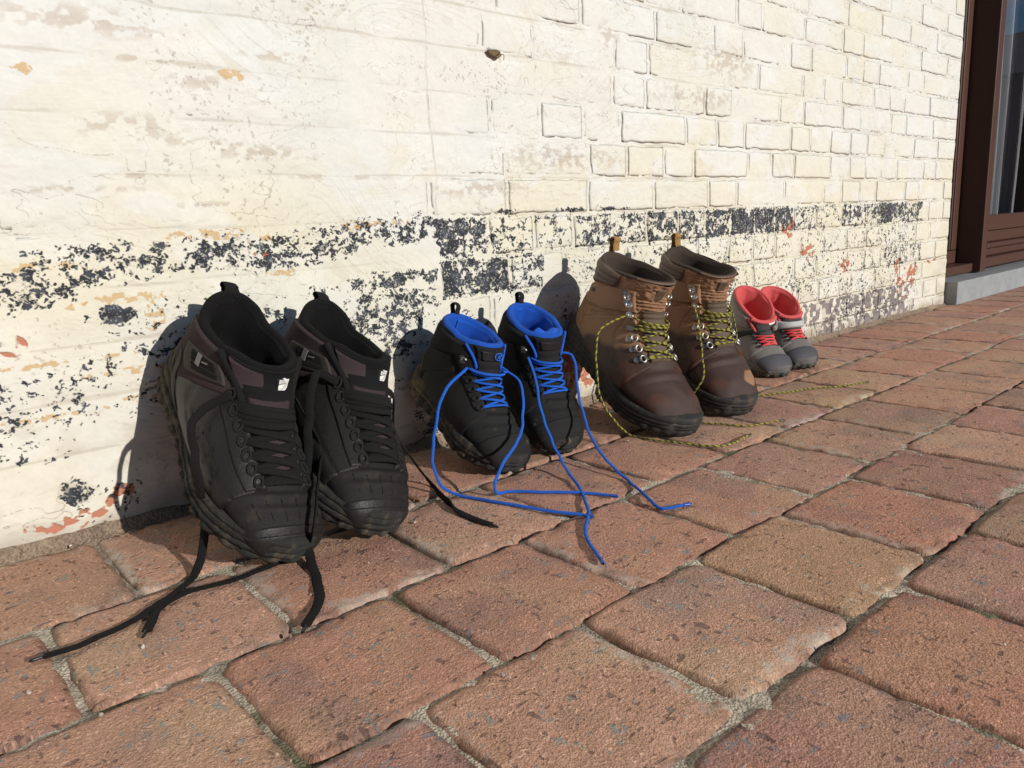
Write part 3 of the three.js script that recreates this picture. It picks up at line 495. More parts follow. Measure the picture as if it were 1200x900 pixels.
// loose cords lie on the outside of their boot: push points that would be inside it outwards
const OUTWARD = V(-0.30, 0.30, 0.80).normalize();
function clearOf(g, S, world, from = 0, gap = 0.005) {
  const Q = []; for (let t = 0.02; t < 1; t += 0.02) for (let a = -1; a <= 1; a += 0.025) Q.push(g.localToWorld(S.out(t, a, 0.006)));
  return world.map((w, i) => {
    if (w[1] < 0.0035) return w; const p = V(...w); let k = -1;
    for (const q of Q) { const d = q.clone().sub(p), al = d.dot(OUTWARD); if (d.addScaledVector(OUTWARD, -al).lengthSq() < 0.00008) k = Math.max(k, al); }
    if (k > -gap) p.addScaledVector(OUTWARD, k + gap); return [p.x, Math.max(p.y, 0.006), p.z];
  });
}
const localPts = (g, pts) => pts.map((p) => g.worldToLocal(V(...p)));
const dirt = (x, y, z, f = 60) => 0.6 * n3(x * f, y * f, z * f) + 0.4 * n3(x * f * 3, y * f * 3, z * f * 3);
function crossLaces(S, eye, lift, rw, rn, { color, flat = true, skip } = {}) {
  const out = [], run = (t0, a0, t1, a1, hi, sag = 0) => {
    const P = [], N = []; for (let k = 0; k <= 8; k++) { const q = k / 8, t = lerp(t0, t1, q) - sag * Math.sin(Math.PI * q), a = lerp(a0, a1, q), f = S.frame(t, a); P.push(f.p.clone().addScaledVector(f.n, lift * (0.5 + 0.5 * Math.sin(Math.PI * q)) + hi * Math.sin(Math.PI * q))); N.push(f.n); }
    out.push(cordGeo(P, rw, rn, { normals: flat ? N : null, color, sides: 8 }));
  };
  run(eye[0][0], -eye[0][1], eye[0][0], eye[0][1], 0.001);
  for (let i = 0; i < eye.length - 1; i++) { const [t0, a0] = eye[i], [t1, a1] = eye[i + 1]; run(t0, -a0, t1, a1, 0.0008 + 0.0006 * (i % 2)); run(t0, a0, t1, -a1, 0.0034 - 0.0006 * (i % 2)); }
  return { out, run };
}
const loopTab = (S, t, h, w, th, back = 0.006) => {                 // a webbing loop standing up at the heel
  const f = S.frame(t, 1), up = f.dt.clone().multiplyScalar(f.dt.y < 0 ? -1 : 1), q = (u, n) => f.p.clone().addScaledVector(up, u).addScaledVector(f.n, n);
  const P = [q(-0.012, 0.002), q(0, 0.004), q(h * 0.55, back + 0.003), q(h * 0.92, back), q(h, back - 0.005), q(h * 0.9, back - 0.010), q(h * 0.5, -0.004), q(-0.004, -0.009)], N = P.map((p, i) => (i < 4 ? f.n.clone() : i === 4 ? up.clone() : f.n.clone().negate()));
  return cordGeo(P, w, th, { normals: N, sides: 10, step: 0.0015 });
};
const freeLace = (g, S, t, a, lift, world, rw, rn, opt = {}) => { const pts = [S.out(t, a, lift), ...localPts(g, world)]; const nn = opt.flat ? [...pts.map((p, i) => (i < (opt.hang ?? 4) ? S.frame(t, a).n.clone() : V(0, 1, 0).applyQuaternion(g.quaternion.clone().invert())))] : null; return cordGeo(pts, rw, rn, { normals: nn, color: opt.color, step: 0.002, wob: opt.wob ?? 0.0011 }); };
const aglet = (g, world, r) => { const n = world.length, a = V(...world[n - 2]), b = V(...world[n - 1]), d = b.clone().sub(a).normalize(); return cordGeo([b.clone().addScaledVector(d, -0.003), b.clone().addScaledVector(d, 0.004), b.clone().addScaledVector(d, 0.010)].map((p) => g.worldToLocal(p)), r, r, { sides: 8 }); };
function lacePart(g, name, S, t, a, lift, world, rw, rn, mat, tipMat, opt = {}) { world = clearOf(g, S, world); const m = mesh(name, freeLace(g, S, t, a, lift, world, rw, rn, opt), mat, g); mesh('lace_tip', aglet(g, world, Math.max(rn * 1.15, 0.0013)), tipMat, m); return m; }

// ---- black hiking shoes with flat black laces
function blackShoe(o) {
  const g = thing('hiking_shoe', o.label, 'hiking shoe', 'pair of adult black hiking shoes'), L = o.L, mir = o.mirror;
  const S = new Last({ L, mirror: mir, inward: 0.035, ridge: 1.0,
    A: [[0, 0.985, 0.075], [0.06, 0.965, 0.145], [0.15, 0.905, 0.198], [0.25, 0.815, 0.232], [0.35, 0.73, 0.268], [0.45, 0.655, 0.306], [0.55, 0.595, 0.343], [0.65, 0.55, 0.378], [0.75, 0.520, 0.405], [0.85, 0.503, 0.43], [1, 0.485, 0.465]],
    B: [[0, 0.985, 0.06], [0.06, 0.93, 0.055], [0.15, 0.80, 0.05], [0.25, 0.65, 0.05], [0.35, 0.48, 0.055], [0.45, 0.24, 0.07], [0.52, 0.06, 0.09], [0.58, 0.0, 0.14], [0.68, 0.0, 0.21], [0.8, 0.02, 0.29], [0.9, 0.03, 0.355], [1, 0.03, 0.425]],
    W: [[0, 0.04], [0.03, 0.10], [0.08, 0.138], [0.15, 0.171], [0.25, 0.194], [0.35, 0.191], [0.45, 0.178], [0.55, 0.166], [0.65, 0.163], [0.75, 0.16], [0.85, 0.16], [1, 0.168]] });
  const rim = (a) => 0.055 * ss(0.70, 1, Math.abs(a)) - 0.055 * (1 - ss(0.12, 0.30, Math.abs(Math.abs(a) - 0.52))) + 0.0 * a;
  const rubber = DULL(0.0155, 0.0148, 0.0145, { specularIntensity: 0.65, roughness: 0.44, bumpMap: bumpRubber, bumpScale: 0.0005 }), synth = DULL(0.014, 0.0135, 0.0135, { roughness: 0.7, bumpMap: bumpWeave, bumpScale: 0.0005 });
  const purple = DULL(0.046, 0.031, 0.034, { roughness: 0.9, bumpMap: bumpRubber, bumpScale: 0.0006 }), knit = DULL(0.0135, 0.013, 0.0135, { roughness: 0.95, bumpMap: bumpKnit, bumpScale: 0.0009 }), inner = DULL(0.009, 0.0085, 0.009, { roughness: 1, bumpMap: bumpMesh, bumpScale: 0.001 }), olive = DULL(0.034, 0.029, 0.024, { roughness: 0.6, bumpMap: bumpRubber, bumpScale: 0.0004 });
  const dusty = DULL(1, 1, 1, { vertexColors: true, roughness: 0.62, bumpMap: bumpRubber, bumpScale: 0.0006 });
  const pc = (t, a, p) => { const m = ss(0.52, 0.74, dirt(p.x, p.y, p.z, 90)) * 0.5 * ss(0.45, 0.05, t); return [lerp(0.0165, 0.05, m), lerp(0.0155, 0.04, m), lerp(0.015, 0.028, m)]; };
  const crease = (t, a) => 0.0012 * ss(0.5, 0.1, Math.abs(a)) * Math.sin((t - 0.2) * 120 + 2 * a) * ss(0.13, 0.17, t) * ss(0.26, 0.22, t) + 0.0015 * (n2(t * 14 + o.seed, a * 9) - 0.5);
  const body = mesh('upper', upperGeo(S, { rim, disp: crease, color: pc }), dusty, g), solid = [body];
  mesh('lining', liningGeo(S, { rim, pad: 0.0055, thick: 0.013, depth: 0.44, wav: (t, a) => -0.003 * n2(a * 7, t * 6) }), inner, g);
  for (const s of [-1, 1]) {
    const q = (l) => l.map((p) => [p[0], p[1] * s]);
    mesh('quarter', patchGeo(S, q([[0.225, 0.17], [0.32, 0.145], [0.44, 0.155], [0.56, 0.165], [0.70, 0.185]]), q([[0.15, 0.80], [0.28, 0.86], [0.38, 0.84], [0.45, 0.78], [0.56, 0.62]]), 0.0026, { nu: 44, nv: 40, bump: (u, v) => -0.0016 * ss(0.025, 0.008, Math.abs(v - 0.42 - 0.25 * (u - 0.5))) - 0.0013 * ss(0.02, 0.006, Math.abs(v - 0.70 + 0.2 * u)) + 0.0007 * ss(0.3, 0.7, v) }), rubber, g);
    mesh('eyestay', patchGeo(S, q([[0.235, 0.105], [0.34, 0.118], [0.46, 0.13], [0.60, 0.145]]), q([[0.225, 0.25], [0.33, 0.265], [0.46, 0.275], [0.61, 0.29]]), 0.0022, { base: 0.0022, nu: 30, nv: 12, bump: (u, v) => -0.001 * ss(0.25, 0.1, Math.abs(((u * 5) % 1) - 0.5)) * ss(0.2, 0.1, Math.abs(v - 0.35)) }), rubber, g);
    mesh('ankle_panel', patchGeo(S, q([[0.62, 0.185], [0.76, 0.205], [0.88, 0.245], [0.965, 0.33]]), q([[0.53, 0.60], [0.65, 0.70], [0.78, 0.76], [0.93, 0.80]]), 0.0035, { base: 0.0005, nu: 30, nv: 30 }), purple, g);
    mesh('ankle_ring', patchGeo(S, q([[0.665, 0.25], [0.75, 0.265], [0.85, 0.31]]), q([[0.61, 0.52], [0.71, 0.58], [0.81, 0.60]]), 0.0024, { base: 0.0036, nu: 20, nv: 20 }), olive, g);
    mesh('ankle_window', patchGeo(S, q([[0.685, 0.29], [0.755, 0.31], [0.83, 0.345]]), q([[0.65, 0.47], [0.73, 0.51], [0.80, 0.525]]), 0.0008, { base: 0.0056, nu: 16, nv: 16, bump: (u, v) => 0.0006 * Math.sin(u * 70) }), knit, g);
    if (s < 0) {
      const em = mesh('ankle_emblem', mergeGeometries([onSurface(new THREE.BoxGeometry(0.0075, 0.013, 0.0012), S, 0.762, -0.44, 0.0068, 0.1), onSurface(new THREE.BoxGeometry(0.009, 0.0016, 0.0014), S, 0.772, -0.395, 0.0068, 0.3)]), M(0.16, 0.155, 0.15, { roughness: 0.4 }), g);
    }
    mesh('heel_counter', patchGeo(S, q([[0.46, 0.74], [0.57, 0.68], [0.68, 0.72], [0.76, 0.80], [0.80, 0.88]]), q([[0.50, 0.999], [0.57, 0.999], [0.65, 0.999], [0.72, 0.999], [0.78, 0.999]]), 0.0030, { nu: 28, nv: 20, bump: (u, v) => -0.0012 * ss(0.03, 0.01, Math.abs(v - 0.5 + 0.15 * u)) }), olive, g);
    mesh('side_rib', patchGeo(S, q([[0.44, 0.70], [0.53, 0.60], [0.62, 0.56], [0.70, 0.60]]), q([[0.45, 0.75], [0.54, 0.655], [0.63, 0.615], [0.705, 0.645]]), 0.0026, { base: 0.0024, nu: 30, nv: 8 }), olive, g);
    const ce = []; for (let k = 0; k <= 10; k++) { const t = lerp(0.56, 0.985, k / 10), a = lerp(0.16, 0.345, Math.pow(k / 10, 1.6)); ce.push(S.out(t, a * s, 0.003)); }
    mesh('collar_edge', cordGeo(ce, 0.0045, 0.0042, { sides: 10 }), knit, g);
  }
  mesh('toe_cap', patchGeo(S, [[0.10, -0.78], [0.105, -0.45], [0.105, 0], [0.105, 0.45], [0.10, 0.78]], [[0.02, -0.8], [0.012, -0.4], [0.01, 0], [0.012, 0.4], [0.02, 0.8]], 0.0018, { nu: 44, nv: 18, bump: (u, v) => 0.0006 * (n2(u * 9, v * 5) - 0.5) }), rubber, g);
  mesh('toe_rand', patchGeo(S, [[0.30, -0.66], [0.2, -0.62], [0.09, -0.45], [0.075, 0], [0.09, 0.45], [0.2, 0.62], [0.30, 0.66]], [[0.31, -0.90], [0.2, -0.92], [0.02, -0.9], [0.004, 0], [0.02, 0.9], [0.2, 0.92], [0.31, 0.90]], 0.0020, { base: 0.0012, nu: 60, nv: 12 }), rubber, g);
  // tongue
  const tg = mesh('tongue', patchGeo(S, [[0.255, -0.10], [0.45, -0.14], [0.72, -0.185], [0.92, -0.25], [1.0, -0.30]], [[0.255, 0.10], [0.45, 0.14], [0.72, 0.185], [0.92, 0.25], [1.0, 0.30]], 0.0030, { nu: 40, nv: 24, base: -0.001, bump: (u, v) => 0.003 * ss(0.40, 0.48, u) * ss(0.62, 0.54, u) + 0.0015 * Math.sin(v * Math.PI) }), knit, g);
  mesh('tongue_panel', patchGeo(S, [[0.70, -0.20], [0.84, -0.245], [0.985, -0.285]], [[0.69, -0.045], [0.84, -0.05], [0.955, -0.06]], 0.0018, { base: 0.0034, nu: 18, nv: 14 }), purple, g);
  mesh('tongue_panel', patchGeo(S, [[0.265, -0.08], [0.45, -0.11], [0.665, -0.14]], [[0.265, 0.08], [0.45, 0.11], [0.665, 0.14]], 0.0008, { base: 0.0046, nu: 14, nv: 14 }), purple, g);
  // woven mark on the tongue: a quarter dome of three arcs beside three lines of small capitals
  const cv = document.createElement('canvas'); cv.width = 160; cv.height = 220; const x2 = cv.getContext('2d');
  x2.fillStyle = '#0b0b0b'; x2.fillRect(0, 0, 160, 220); x2.fillStyle = '#e6e6e2';
  x2.beginPath(); x2.moveTo(24, 110); x2.lineTo(140, 84); x2.bezierCurveTo(146, 150, 96, 205, 24, 212); x2.closePath(); x2.fill();
  x2.strokeStyle = '#0b0b0b'; x2.lineWidth = 5; for (const k of [0.45, 0.72]) { x2.beginPath(); x2.moveTo(24, 110 + 102 * k + 4); x2.bezierCurveTo(24 + 60 * k, 204 * (0.55 + 0.42 * k), 140 * (0.4 + 0.55 * k), 160, 24 + 116 * (0.35 + 0.6 * k), 92); x2.stroke(); }
  x2.save(); x2.transform(1, -0.18, 0, 1, 0, 0); x2.fillStyle = '#e6e6e2'; x2.fillRect(30, 36, 112, 70); x2.fillRect(76, 14, 30, 24); x2.fillStyle = '#0b0b0b'; x2.font = 'bold 24px sans-serif'; x2.fillText('THE', 40, 58); x2.fillText('NORTH', 38, 81); x2.fillText('FACE', 40, 103); x2.restore();
  const ct = new THREE.CanvasTexture(cv); ct.colorSpace = THREE.SRGBColorSpace;
  const e0 = o.emblemA ?? 0.10;
  mesh('tongue_emblem', patchGeo(S, [[0.735, e0 - 0.038], [0.925, e0 - 0.045]], [[0.735, e0 + 0.038], [0.925, e0 + 0.045]], 0.0006, { base: 0.0056, nu: 12, nv: 10, unit: true }), std({ map: ct, roughness: 0.6 }), g).geometry.attributes.uv.array.forEach((v, i, A) => { if (i % 2 === 0) { const u = A[i]; A[i] = A[i + 1]; A[i + 1] = u; } });
  // vent slits on the vamp
  const slit = [], sg = new THREE.CapsuleGeometry(0.0006, 0.0042, 3, 6).scale(1, 1, 0.5);
  for (let r = 0; r < 6; r++) for (let k = 0; k < 4; k++) { const a = lerp(-0.24, 0.24, r / 5), t = 0.128 + 0.022 * k + 0.012 * Math.abs(a) * 4; slit.push(onSurface(sg, S, t, a, 0.0002)); }
  for (const s of [-1, 1]) for (let r = 0; r < 3; r++) for (let k = 0; k < 4; k++) slit.push(onSurface(sg, S, 0.31 + 0.065 * k - 0.02 * r, s * (0.36 + 0.055 * r), 0.0030, 0.25 * s));
  mesh('vent_slits', mergeGeometries(slit), M(0.006, 0.006, 0.006, { roughness: 1 }), g).userData.kind = 'stuff';
  // sole
  const so = { L, mirror: mir, inward: 0.035, heelH: 0.145, foreH: 0.095, spring: 0.045, plan: [[-0.010, 0], [0.0, 0.075], [0.06, 0.125], [0.18, 0.148], [0.36, 0.152], [0.52, 0.175], [0.68, 0.204], [0.80, 0.197], [0.90, 0.155], [0.965, 0.093], [1.0, 0]] };
  const mud = (s, y, p) => { const m = ss(0.44, 0.68, dirt(p.x, p.y, p.z, 120) + 0.14 * ss(0.6, 0.1, p.z / L) - 0.06), w = 0.6 + 0.8 * n3(p.x * 240, p.y * 240, p.z * 240); return [lerp(0.018, 0.085 * w, m), lerp(0.018, 0.064 * w, m), lerp(0.016, 0.040 * w, m)]; };
  const sm = std({ vertexColors: true, roughness: 0.88, bumpMap: bumpRubber, bumpScale: 0.0012 });
  solid.push(mesh('outsole', soleGeo(so, [[0, 0.004, 1], [0.10, 0.012, 1], [0.25, 0.012, 1], [0.30, 0.004, 0.6], [0.34, -0.002, 0]], { lug: 0.0035, lugCount: 30, rough: 0.0030, color: mud }), sm, g));
  mesh('midsole', soleGeo(so, [[0.31, -0.004, 0], [0.33, 0.008, 0], [0.45, 0.014, 0], [0.55, 0.012, 0], [0.58, 0.004, 0], [0.62, 0.004, 0], [0.65, 0.011, 0], [0.82, 0.009, 0], [0.85, 0.002, 0], [0.88, 0.002, 0], [0.92, 0.006, 0], [1.04, 0.002, 0], [1.10, -0.012, 0], [1.10, -0.05, 0]], { rough: 0.0012, color: (s, y, p) => { const c = mud(s, y, p); return [c[0] * 0.9, c[1] * 0.95, c[2] * 0.95]; }, cap: false }), sm, g);
  mesh('pull_tab', loopTab(S, 1.03, 0.010, 0.009, 0.0014, 0.013), knit, g);
  settle(g, o, solid);
  // laces
  const lace = DULL(0.014, 0.0135, 0.0135, { roughness: 0.85, bumpMap: bumpWeave, bumpScale: 0.0006 });
  const eye = [[0.262, 0.13], [0.312, 0.145], [0.364, 0.155], [0.42, 0.165], [0.48, 0.172]], { out, run } = crossLaces(S, eye, 0.0062, 0.0042, 0.0014);
  run(0.48, -0.178, 0.55, 0.19, 0.004); run(0.48, 0.178, 0.555, -0.19, 0.006); run(0.51, -0.19, 0.51, 0.19, 0.008, 0.02); run(0.54, -0.195, 0.545, 0.195, 0.009, 0.012); run(0.575, -0.20, 0.53, 0.20, 0.011, 0.01); run(0.60, -0.205, 0.565, 0.205, 0.009, 0.008);
  mesh('lace', mergeGeometries(out), lace, g);
  for (const s of [-1, 1]) for (const [t, a] of [...eye, [0.55, 0.185], [0.64, 0.20]]) mesh('lace_loop', onSurface(new THREE.TorusGeometry(0.0046, 0.0016, 6, 14).scale(0.9, 1.3, 1), S, t, s * (a + 0.02), 0.0050, 0.3 * s), rubber, g);
  const tip = M(0.015, 0.015, 0.015, { roughness: 0.3 });
  lacePart(g, 'loose_lace', S, 0.64, -0.215, 0.007, o.laceA, 0.0050, 0.0015, lace, tip, { flat: true, hang: 6 });
  lacePart(g, 'loose_lace', S, 0.64, 0.215, 0.007, o.laceB, 0.0048, 0.0015, lace, tip, { flat: true, hang: 6 });
  return g;
}
blackShoe({ label: 'black hiking shoe at the left end of the row with laces trailing furthest left', L: 0.303, seed: 1, mirror: false, pitch: 0.62, yaw: -0.07, roll: -0.31, toeX: 0.288, emblemA: 0.05,
  laceA: [[0.256, 0.157, 0.174], [0.250, 0.094, 0.181], [0.246, 0.045, 0.188], [0.237, 0.017, 0.196], [0.224, 0.003, 0.205], [0.195, 0.003, 0.235], [0.153, 0.003, 0.260], [0.110, 0.003, 0.274], [0.075, 0.003, 0.272]],
  laceB: [[0.373, 0.106, 0.215], [0.365, 0.065, 0.206], [0.347, 0.017, 0.218], [0.327, 0.003, 0.231], [0.296, 0.003, 0.245], [0.249, 0.003, 0.249], [0.208, 0.003, 0.244], [0.177, 0.003, 0.254], [0.151, 0.003, 0.293]] });
blackShoe({ label: 'black hiking shoe standing between another black shoe and the small blue-lined boots', L: 0.303, seed: 5, mirror: true, pitch: 0.52, yaw: -0.04, roll: -0.37, toeX: 0.406, emblemA: 0.07,
  laceA: [[0.394, 0.182, 0.182], [0.374, 0.156, 0.199], [0.356, 0.111, 0.219], [0.333, 0.048, 0.241], [0.322, 0.014, 0.265], [0.314, 0.003, 0.291], [0.295, 0.003, 0.339], [0.275, 0.003, 0.369], [0.255, 0.003, 0.390]],
  laceB: [[0.511, 0.126, 0.155], [0.512, 0.082, 0.149], [0.534, 0.040, 0.15], [0.550, 0.003, 0.17], [0.532, 0.003, 0.217], [0.514, 0.003, 0.288], [0.515, 0.003, 0.337]] });

// ---- small black boots with blue lining and round blue laces
function blueBoot(o) {
  const g = thing('child_hiking_boot', o.label, 'boot', 'pair of small black boots with blue lining'), L = o.L, mir = o.mirror;
  const S = new Last({ L, mirror: mir, inward: 0.03, ridge: 1.0,
    A: [[0, 0.985, 0.085], [0.06, 0.965, 0.17], [0.15, 0.90, 0.232], [0.25, 0.80, 0.268], [0.35, 0.71, 0.305], [0.45, 0.64, 0.352], [0.55, 0.585, 0.405], [0.65, 0.545, 0.455], [0.75, 0.52, 0.50], [0.85, 0.502, 0.545], [1, 0.485, 0.60]],
    B: [[0, 0.985, 0.06], [0.06, 0.93, 0.055], [0.15, 0.80, 0.05], [0.25, 0.65, 0.05], [0.35, 0.48, 0.055], [0.45, 0.24, 0.07], [0.52, 0.06, 0.09], [0.58, 0.0, 0.16], [0.68, 0.005, 0.27], [0.8, 0.03, 0.39], [0.9, 0.04, 0.475], [1, 0.045, 0.57]],
    W: [[0, 0.045], [0.03, 0.115], [0.08, 0.157], [0.15, 0.187], [0.25, 0.199], [0.35, 0.193], [0.45, 0.18], [0.55, 0.167], [0.65, 0.16], [0.75, 0.163], [0.85, 0.168], [1, 0.178]] });
  const rim = (a) => 0.012 * Math.cos(a * 6) - 0.02 * (1 - ss(0.05, 0.16, Math.abs(Math.abs(a) - 0.34)));
  const blue = M(0.006, 0.105, 0.60, { roughness: 0.9, bumpMap: bumpWeave, bumpScale: 0.0005 }), nub = DULL(1, 1, 1, { vertexColors: true, roughness: 0.72, bumpMap: bumpLeather, bumpScale: 0.0006 }), panel = DULL(0.016, 0.0155, 0.0155, { roughness: 0.75, bumpMap: bumpLeather, bumpScale: 0.0006 }), soft = DULL(0.018, 0.0175, 0.018, { roughness: 0.9, bumpMap: bumpKnit, bumpScale: 0.0005 }), gloss = DULL(0.016, 0.0155, 0.016, { roughness: 0.45 });
  const mudc = (p, k, base) => { const m = ss(0.54, 0.74, dirt(p.x + o.seed, p.y, p.z, 110) + k), w = 0.6 + 0.8 * n3(p.x * 260, p.y * 260, p.z * 260); return [lerp(base, 0.12 * w, m), lerp(base, 0.083 * w, m), lerp(base, 0.046 * w, m)]; };
  const body = mesh('upper', upperGeo(S, { rim, color: (t, a, p) => mudc(p, 0.12 * ss(0.5, 0.95, Math.abs(a)) - 0.11, 0.017), disp: (t, a) => 0.0012 * ss(0.6, 0.1, Math.abs(a)) * Math.sin((t - 0.2) * 80 + a * 3) * ss(0.2, 0.25, t) * ss(0.4, 0.33, t) + 0.0016 * (n2(t * 17 + o.seed, a * 9) - 0.5) }), nub, g), solid = [body];
  mesh('lining', liningGeo(S, { rim, pad: 0.0052, thick: 0.0135, depth: 0.46, wav: (t, a) => -0.003 * n2(a * 6 + o.seed, t * 7) }), blue, g);
  { const A = S.fa(0.60), B = S.fb(0.60), c = V(0, (A[1] + B[1]) / 2 * L, (A[0] + B[0]) / 2 * L), n = S.frame(0.62, 0.5).dt; const geo = new THREE.CylinderGeometry(0.05 * L / 0.22, 0.05 * L / 0.22, 0.003, 30).scale(0.62, 1, 1.25); geo.rotateX(0.55); geo.translate(c.x, c.y + 0.035 * L, c.z - 0.02 * L); mesh('insole', geo, M(0.06, 0.07, 0.075, { roughness: 0.9, bumpMap: bumpWeave, bumpScale: 0.0005 }), g); }
  for (const s of [-1, 1]) {
    const q = (l) => l.map((p) => [p[0], p[1] * s]);
    mesh('quarter', patchGeo(S, q([[0.31, 0.14], [0.40, 0.14], [0.50, 0.15], [0.58, 0.16], [0.655, 0.175]]), q([[0.22, 0.78], [0.30, 0.84], [0.38, 0.82], [0.46, 0.74], [0.60, 0.58]]), 0.0020, { nu: 34, nv: 28, bump: (u, v) => -0.0012 * ss(0.03, 0.01, Math.abs(v - 0.45 - 0.2 * Math.sin(u * 6))) }), panel, g);
    mesh('eyestay', patchGeo(S, q([[0.36, 0.125], [0.46, 0.13], [0.56, 0.14], [0.70, 0.17], [0.80, 0.20]]), q([[0.35, 0.26], [0.46, 0.265], [0.56, 0.28], [0.70, 0.33], [0.82, 0.40]]), 0.0018, { base: 0.0018, nu: 34, nv: 12 }), panel, g);
    mesh('ankle_panel', patchGeo(S, q([[0.62, 0.34], [0.70, 0.36], [0.78, 0.40]]), q([[0.56, 0.70], [0.66, 0.78], [0.76, 0.84]]), 0.0018, { base: 0.0006, nu: 20, nv: 18 }), panel, g);
    mesh('collar', patchGeo(S, q([[0.80, 0.215], [0.88, 0.24], [0.965, 0.285]]), q([[0.72, 0.999], [0.86, 0.999], [0.99, 0.999]]), 0.0040, { nu: 18, nv: 50, base: 0.0003, edge: 0.3 }), soft, g);
    const ce = []; for (let k = 0; k <= 10; k++) { const t = lerp(0.70, 0.985, k / 10), a = lerp(0.165, 0.30, Math.pow(k / 10, 1.5)); ce.push(S.out(t, a * s, 0.0042)); }
    mesh('collar_piping', cordGeo(ce, 0.0023, 0.0022, { sides: 8 }), blue, g);
    mesh('heel_counter', patchGeo(S, q([[0.46, 0.76], [0.56, 0.68], [0.64, 0.72], [0.70, 0.82]]), q([[0.50, 0.999], [0.56, 0.999], [0.63, 0.999], [0.70, 0.999]]), 0.0026, { nu: 20, nv: 16, color: (u, v, t, a) => { const p = S.at(t, a); return mudc(p, 0.16, 0.024); }, bump: (u, v, t, a) => 0.0025 * (n2(u * 22, v * 22) - 0.3) }), nub, g);
    mesh('hook', mergeGeometries([onSurface(new THREE.BoxGeometry(0.007, 0.011, 0.0012), S, 0.775, 0.30 * s, 0.0050, 0.2), onSurface(new THREE.TorusGeometry(0.0034, 0.0011, 6, 12, Math.PI), S, 0.775, 0.28 * s, 0.0068, 0.2)]), metal, g);
  }
  mesh('toe_cap', patchGeo(S, [[0.13, -0.80], [0.175, -0.45], [0.19, 0], [0.175, 0.45], [0.13, 0.80]], [[0.02, -0.85], [0.012, -0.4], [0.01, 0], [0.012, 0.4], [0.02, 0.85]], 0.0020, { nu: 44, nv: 18, color: (u, v, t, a) => mudc(S.at(t, a), -0.09, 0.016), bump: (u, v) => 0.0008 * (n2(u * 11, v * 6) - 0.5) }), nub, g);
  mesh('tongue', patchGeo(S, [[0.36, -0.125], [0.55, -0.145], [0.75, -0.18], [0.9, -0.20], [0.995, -0.235]], [[0.36, 0.125], [0.55, 0.145], [0.75, 0.18], [0.9, 0.20], [0.995, 0.235]], 0.0030, { nu: 40, nv: 20, base: -0.0005, bump: (u, v) => 0.0018 * Math.sin(v * Math.PI) + 0.0014 * Math.sin(u * 40) * ss(0.8, 0.5, u) }), soft, g);
  mesh('tongue_tab', patchGeo(S, [[0.80, -0.13], [0.88, -0.145], [0.955, -0.155]], [[0.80, 0.13], [0.88, 0.145], [0.955, 0.155]], 0.0016, { base: 0.0034, nu: 14, nv: 16 }), gloss, g);
  if (o.emblem) {                                                   // embroidered ring with a small slanted stroke mark
    const r = new THREE.TorusGeometry(0.0075, 0.0008, 6, 24).scale(1.15, 0.72, 0.6), bar = (w, h, x, y, t) => new THREE.BoxGeometry(w, h, 0.0008).rotateZ(t).translate(x, y, 0);
    mesh('tongue_emblem', mergeGeometries([r, bar(0.0012, 0.009, -0.0012, 0.0005, -0.5), bar(0.0012, 0.009, 0.003, 0.0005, -0.5), bar(0.007, 0.0012, 0.001, 0.0002, 0.1)].map((x) => onSurface(x, S, 0.88, 0.035, 0.0068, -0.1))), M(0.01, 0.14, 0.62, { roughness: 0.6 }), g);
  } else {
    const c = []; for (let k = 0; k <= 12; k++) { const a = lerp(-0.24, 0.24, k / 12); c.push(S.out(0.985 + 0.008 * Math.sin(k), a, -0.017 + 0.006 * Math.cos(a * 6))); }
    mesh('tongue_fold', cordGeo(c, 0.0105, 0.0088, { sides: 14 }), blue, g);
  }
  const so = { L, mirror: mir, inward: 0.03, heelH: 0.165, foreH: 0.115, spring: 0.05, plan: [[-0.010, 0], [0.0, 0.075], [0.06, 0.126], [0.18, 0.147], [0.36, 0.147], [0.52, 0.172], [0.68, 0.203], [0.80, 0.198], [0.90, 0.162], [0.965, 0.099], [1.0, 0]] };
  const sm = std({ vertexColors: true, roughness: 0.85, bumpMap: bumpRubber, bumpScale: 0.0012 }), sc = (s, y, p) => mudc(p, 0.02 + 0.20 * ss(0.4, 0.05, p.z / L), 0.022);
  solid.push(mesh('outsole', soleGeo(so, [[0, 0.0, 1], [0.15, 0.014, 1], [0.34, 0.014, 1], [0.40, 0.002, 0.5], [0.44, -0.004, 0]], { lug: 0.003, lugCount: 26, rough: 0.0016, color: sc }), sm, g));
  mesh('midsole', soleGeo(so, [[0.41, -0.006, 0], [0.43, 0.010, 0], [0.60, 0.013, 0], [0.63, 0.006, 0], [0.67, 0.006, 0], [0.70, 0.012, 0], [1.0, 0.006, 0], [1.06, -0.008, 0], [1.06, -0.05, 0]], { rough: 0.0012, color: sc, cap: false }), sm, g);
  mesh('pull_tab', loopTab(S, 1.02, 0.015, 0.0045, 0.0011, 0.008), soft, g);
  settle(g, o, solid);
  const cord = M(0.008, 0.13, 0.66, { roughness: 0.75, bumpMap: bumpWeave, bumpScale: 0.0006 });
  const eye = [[0.37, 0.165], [0.435, 0.17], [0.50, 0.18], [0.57, 0.19], [0.645, 0.205]], { out, run } = crossLaces(S, eye, 0.0062, 0.0019, 0.0017, { flat: false });
  run(0.645, 0.205, 0.69, -0.22, 0.006, 0.03); run(0.645, -0.205, 0.66, 0.21, 0.004, 0.02);
  if (o.emblem) { run(0.69, 0.22, 0.69, -0.24, 0.009, 0.055); run(0.72, 0.25, 0.66, 0.16, 0.009, 0.02); }
  mesh('lace', mergeGeometries(out), cord, g);
